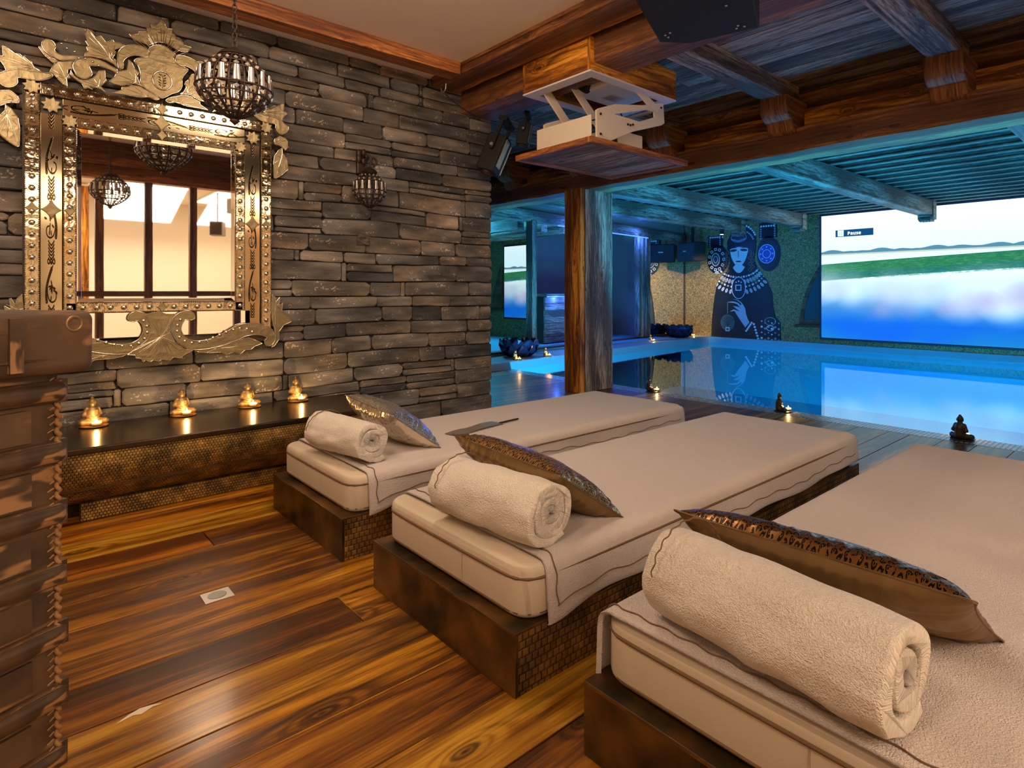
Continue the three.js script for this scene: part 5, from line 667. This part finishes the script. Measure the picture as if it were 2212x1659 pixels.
// ---------------------------------------------------------------- projector lift
{
  const x0 = 3.05, x1 = 4.06, z0 = -3.79, z1 = -3.02, yb = 2.852, cx = (x0 + x1) / 2, cz = (z0 + z1) / 2, t = thing('projector_lift', 'wooden ceiling box with a lowered projector lift tray', 'projector lift', [cx, 0, cz]);
  const W = x1 - x0, D = z1 - z0, H = 0.24;
  part('box_side', timber(W, H, 0.03, 'x', 0.004, 0.002), M.orange, t, [0, yb + H / 2, D / 2 - 0.015]); part('box_side', timber(W, H, 0.03, 'x', 0.004, 0.002), M.orange, t, [0, yb + H / 2, -D / 2 + 0.015]); for (const s of [-1, 1]) part('box_side', timber(0.03, H, D - 0.06, 'z', 0.004, 0.002), M.orange, t, [s * (W / 2 - 0.015), yb + H / 2, 0]);
  const fr = new THREE.Shape(); fr.moveTo(-W / 2, -D / 2); fr.lineTo(W / 2, -D / 2); fr.lineTo(W / 2, D / 2); fr.lineTo(-W / 2, D / 2); fr.closePath(); const hole = new THREE.Path(); hole.moveTo(-W / 2 + 0.1, -D / 2 + 0.09); hole.lineTo(-W / 2 + 0.1, D / 2 - 0.09); hole.lineTo(W / 2 - 0.1, D / 2 - 0.09); hole.lineTo(W / 2 - 0.1, -D / 2 + 0.09); hole.closePath(); fr.holes.push(hole); const fg = new THREE.ExtrudeGeometry(fr, { depth: 0.012, bevelEnabled: false }); fg.rotateX(Math.PI / 2); part('white_rim', fg, M.white, t, [0, yb, 0]);
  part('inner_lid', new THREE.BoxGeometry(W - 0.08, 0.01, D - 0.08), M.white, t, [0, yb + 0.17, 0]);
  const pj = thing('projector', 'white projector mounted upside down inside the wooden lift box', 'projector', [cx + 0.13, yb + 0.02, cz + 0.02]); part('casing', cbox(0.52, 0.11, 0.4, 0.02, 3), M.white, pj, [0, 0.06, 0]); part('label_plate', cbox(0.16, 0.004, 0.12, 0.001), std({ map: canvasTex(256, 192, (x, w, h) => { x.fillStyle = '#c9c2bd'; x.fillRect(0, 0, w, h); x.fillStyle = '#4a4648'; for (let i = 0; i < 8; i++) x.fillRect(16, 20 + i * 20, 120 + ((i * 53) % 90), 9); }), roughness: 0.6 }), pj, [0.02, 0.004, -0.02]); part('lens', xform(new THREE.CylinderGeometry(0.05, 0.06, 0.06, 20), null, [0, 0, Math.PI / 2]), M.black, pj, [-0.27, 0.055, -0.06]);
  // scissor arms
  const arm = (pts, d) => { const s = new THREE.Shape(pts.map((p) => new THREE.Vector2(...p))), g = new THREE.ExtrudeGeometry(s, { depth: d, bevelEnabled: true, bevelSize: 0.004, bevelThickness: 0.002, bevelSegments: 1 }); return g; };
  const yT = 2.375;
  const plateArm = (name, z, dx, dy) => {
    const V2 = (l) => l.map(([x, y]) => new THREE.Vector2(x + dx, y + dy)), s = new THREE.Shape(V2([[-0.347, 2.609], [-0.323, 2.626], [-0.149, 2.694], [0.196, 2.76], [0.391, 2.82], [0.45, 2.83], [0.467, 2.675], [0.433, 2.652], [0.072, 2.533], [-0.219, 2.4], [-0.343, 2.4]])); s.holes.push(new THREE.Path(V2([[-0.156, 2.62], [0.228, 2.735], [0.333, 2.74], [0.341, 2.697], [0.142, 2.621]])));
    const o = part(name, new THREE.ExtrudeGeometry(s, { depth: 0.012, bevelEnabled: true, bevelSize: 0.004, bevelThickness: 0.002, bevelSegments: 1 }), M.cream, t, [0, 0, z]); for (const [x, y] of [[0.42, 2.79], [-0.31, 2.59], [-0.31, 2.44], [0.0, 2.57], [0.03, 2.57], [0.06, 2.58]]) part('bolt', xform(new THREE.CylinderGeometry(0.009, 0.009, 0.012, 10), [x + dx, y + dy, 0.016], [Math.PI / 2, 0, 0]), M.iron, o);
  };
  plateArm('lift_arm', 0.28, 0, 0); plateArm('lift_arm', -0.29, -0.02, 0.0);
  part('lift_link', arm([[0.04, 2.86], [0.12, 2.875], [0.165, 2.86], [0.391, 2.775], [0.345, 2.735], [0.228, 2.775]], 0.012), M.cream, t, [0, 0, 0.3]); part('lift_link', arm([[-0.43, 2.86], [-0.34, 2.87], [0.0, 2.56], [-0.09, 2.54]], 0.012), M.cream, t, [0, 0, -0.24]); part('lift_link', arm([[-0.28, 2.86], [-0.2, 2.87], [0.1, 2.62], [0.03, 2.58]], 0.012), M.cream, t, [0, 0, -0.05]);
  part('lift_rail', cbox(0.014, 0.17, 0.62, 0.006), M.cream, t, [-0.4, yT + 0.11, -0.02]); part('lift_rail', cbox(0.07, 0.014, 0.62, 0.006), M.cream, t, [-0.37, yT + 0.03, -0.02]); part('lift_bracket', cbox(0.3, 0.13, 0.012, 0.008), M.cream, t, [0.09, yT + 0.09, 0.24]); part('lift_base', cbox(0.85, 0.014, 0.62, 0.005), M.cream, t, [0.02, yT + 0.01, -0.02]); part('cross_tube', xform(new THREE.CylinderGeometry(0.014, 0.014, 0.56, 12), [0.3, yT + 0.36, 0], [Math.PI / 2, 0, 0]), M.steel, t);
  part('cable', tube([[-0.2, yT + 0.02, 0.1], [-0.36, yT + 0.05, 0.16], [-0.3, yT + 0.18, 0.1], [-0.05, yT + 0.24, 0.2], [0.02, yT + 0.15, 0.2]], 0.006, 40, 6), M.black, t); part('cable', tube([[0.05, yT + 0.2, 0.1], [0.2, yT + 0.16, 0.05], [0.3, yT + 0.3, 0.0], [0.25, yT + 0.44, -0.02]], 0.006, 40, 6), M.black, t);
  // tray: framed board a little larger than the box
  const tw = 1.17, td = 0.88, tx = 0.09, tz = -0.055; part('tray_board', uvm(cbox(tw - 0.1, 0.016, td - 0.1, 0.003), 'z'), GREYS[2], t, [tx, 2.352, tz]);
  for (const s of [-1, 1]) { part('tray_edge', timber(tw, 0.045, 0.06, 'x', 0.006, 0.004), BEAMS[2], t, [tx, 2.355, tz + s * (td / 2 - 0.03)]); part('tray_edge', timber(0.06, 0.045, td - 0.12, 'z', 0.006, 0.004), BEAMS[2], t, [tx + s * (tw / 2 - 0.03), 2.355, tz]); }
}
// moving-head spotlights at the corner of the stone wall
function effectLamp(label, pos, rot, s, blue) {
  const t = thing('effect_spotlight', label, 'spotlight', pos); t.rotation.set(...rot); t.scale.setScalar(s); part('housing', cbox(0.2, 0.44, 0.22, 0.02, 2), M.black, t); part('cover', cbox(0.1, 0.34, 0.012, 0.004), std({ color: lin(0.34, 0.27, 0.2), roughness: 0.4, metalness: 0.4 }), t, [-0.02, 0.02, 0.112]); part('fin_plate', cbox(0.012, 0.36, 0.05, 0.003), std({ color: lin(0.5, 0.55, 0.6), roughness: 0.4, metalness: 0.3 }), t, [0.108, 0, 0.09]); part('lens_ring', xform(new THREE.TorusGeometry(0.06, 0.014, 8, 24), [0, -0.225, 0], [Math.PI / 2, 0, 0]), M.iron, t); part('lens', xform(new THREE.CylinderGeometry(0.055, 0.055, 0.02, 20), [0, -0.222, 0]), phy({ color: lin(0.02, 0.02, 0.05), roughness: 0.05 }), t); for (const q of [-1, 1]) part('yoke_arm', cbox(0.03, 0.36, 0.04, 0.006), M.black, t, [q * 0.125, 0.2, 0]); part('yoke_top', cbox(0.29, 0.05, 0.1, 0.008), M.black, t, [0, 0.4, 0]); part('knob', xform(new THREE.CylinderGeometry(0.02, 0.02, 0.02, 12), [-0.15, 0.06, 0], [0, 0, Math.PI / 2]), M.steel, t); if (blue) part('gel_face', cbox(0.012, 0.12, 0.2, 0.004), std({ color: lin(0.02, 0.03, 0.5), roughness: 0.3 }), t, [0.108, -0.12, 0]); return t;
}
effectLamp('large black effect spotlight tilted down at the stone corner', [3.28, 2.52, -4.5], [0.35, 0.5, -0.42], 0.82, false); effectLamp('smaller black effect spotlight with a blue side behind the large one', [3.52, 2.72, -4.36], [0.2, 0.7, -0.35], 0.5, true);
// big black loudspeaker under the beams
{ const s = thing('ceiling_loudspeaker', 'black loudspeaker cabinet hanging under the cross beams', 'loudspeaker', [2.42, 2.62, -1.68], 0); s.rotation.y = 0.44; const sh = new THREE.Shape(); sh.moveTo(-0.42, -0.26); sh.lineTo(0.3, -0.26); sh.lineTo(0.37, 0.1); sh.lineTo(0.3, 0.24); sh.lineTo(-0.42, 0.24); sh.closePath(); const g = new THREE.ExtrudeGeometry(sh, { depth: 0.26, bevelEnabled: true, bevelSize: 0.01, bevelThickness: 0.01, bevelSegments: 2 }); g.rotateX(-Math.PI / 2); part('cabinet', g, M.black, s); for (const [x, z] of [[0.26, 0.2], [0.24, 0.17], [0.27, 0.16], [0.0, 0.14], [0.2, -0.17], [0.25, -0.19], [0.22, -0.2], [-0.12, 0.18]]) part('screw', xform(new THREE.SphereGeometry(0.007, 8, 6), null, null, [1, 0.5, 1]), M.steel, s, [x, -0.012, z]); part('hanger', cbox(0.05, 0.06, 0.3, 0.006), M.black, s, [0, 0.28, 0]); }
// loudspeakers in the bright room, seen in the mirror
for (const [x, y, z, ry, lb] of [[2.62, 2.32, 2.0, 0.5, 'small loudspeaker in the bright room, left of its post'], [3.0, 2.3, 2.1, -0.6, 'small loudspeaker in the bright room, right of its post'], [2.7, 2.62, 1.2, -0.5, 'larger dark loudspeaker near the partition in the bright room']]) { const s = thing('room_loudspeaker', lb, 'loudspeaker', [x, y, z], ry); part('cabinet', cbox(0.2, 0.24, 0.2, 0.015, 2), std({ color: lin(0.25, 0.22, 0.18), roughness: 0.5 }), s); part('grille', cbox(0.17, 0.2, 0.01, 0.004), M.iron, s, [0, 0, -0.102]); part('stem', xform(new THREE.CylinderGeometry(0.012, 0.012, 2.95 - y - 0.1, 8), [0, (2.95 - y + 0.1) / 2, 0]), M.iron, s); }
// floor plate, flake and cable ring
{ const p = thing('floor_plate', 'brushed steel floor socket plate in the boards', 'plate', [0.642, 0.0005, -2.8], 0.0); part('plate', cbox(0.106, 0.004, 0.098, 0.0012), M.steel, p, [0, 0.002, 0]); part('lid', xform(new THREE.CylinderGeometry(0.034, 0.034, 0.002, 28), [0, 0.0046, 0]), std({ color: lin(0.3, 0.29, 0.28), metalness: 0.9, roughness: 0.4 }), p); 
  const s = new THREE.Shape([[-0.06, -0.012], [-0.02, -0.002], [0.0, -0.012], [0.03, 0.004], [0.055, 0.0], [0.03, 0.014], [0.0, 0.02], [-0.03, 0.008]].map((q) => new THREE.Vector2(...q))), g = new THREE.ExtrudeGeometry(s, { depth: 0.0015, bevelEnabled: false }); g.rotateX(-Math.PI / 2); solo('plaster_flake', g, M.cream, 'pale chipped flake lying on the boards', 'flake', [0.30, 0.001, -2.18]);
  const c = thing('cable_ring', 'thin cable looped at the wall end of the heavy cross beam', 'cable'); part('loop', tube([[2.755, 3.02, -4.55], [2.752, 2.98, -4.53], [2.752, 2.99, -4.48], [2.754, 3.04, -4.47]], 0.006, 24, 6), M.steel, c); part('tail', tube([[2.76, 2.96, -4.5], [2.95, 2.87, -4.5], [3.1, 2.84, -4.52]], 0.004, 24, 5), M.black, c); }

renderer.render(scene, camera);
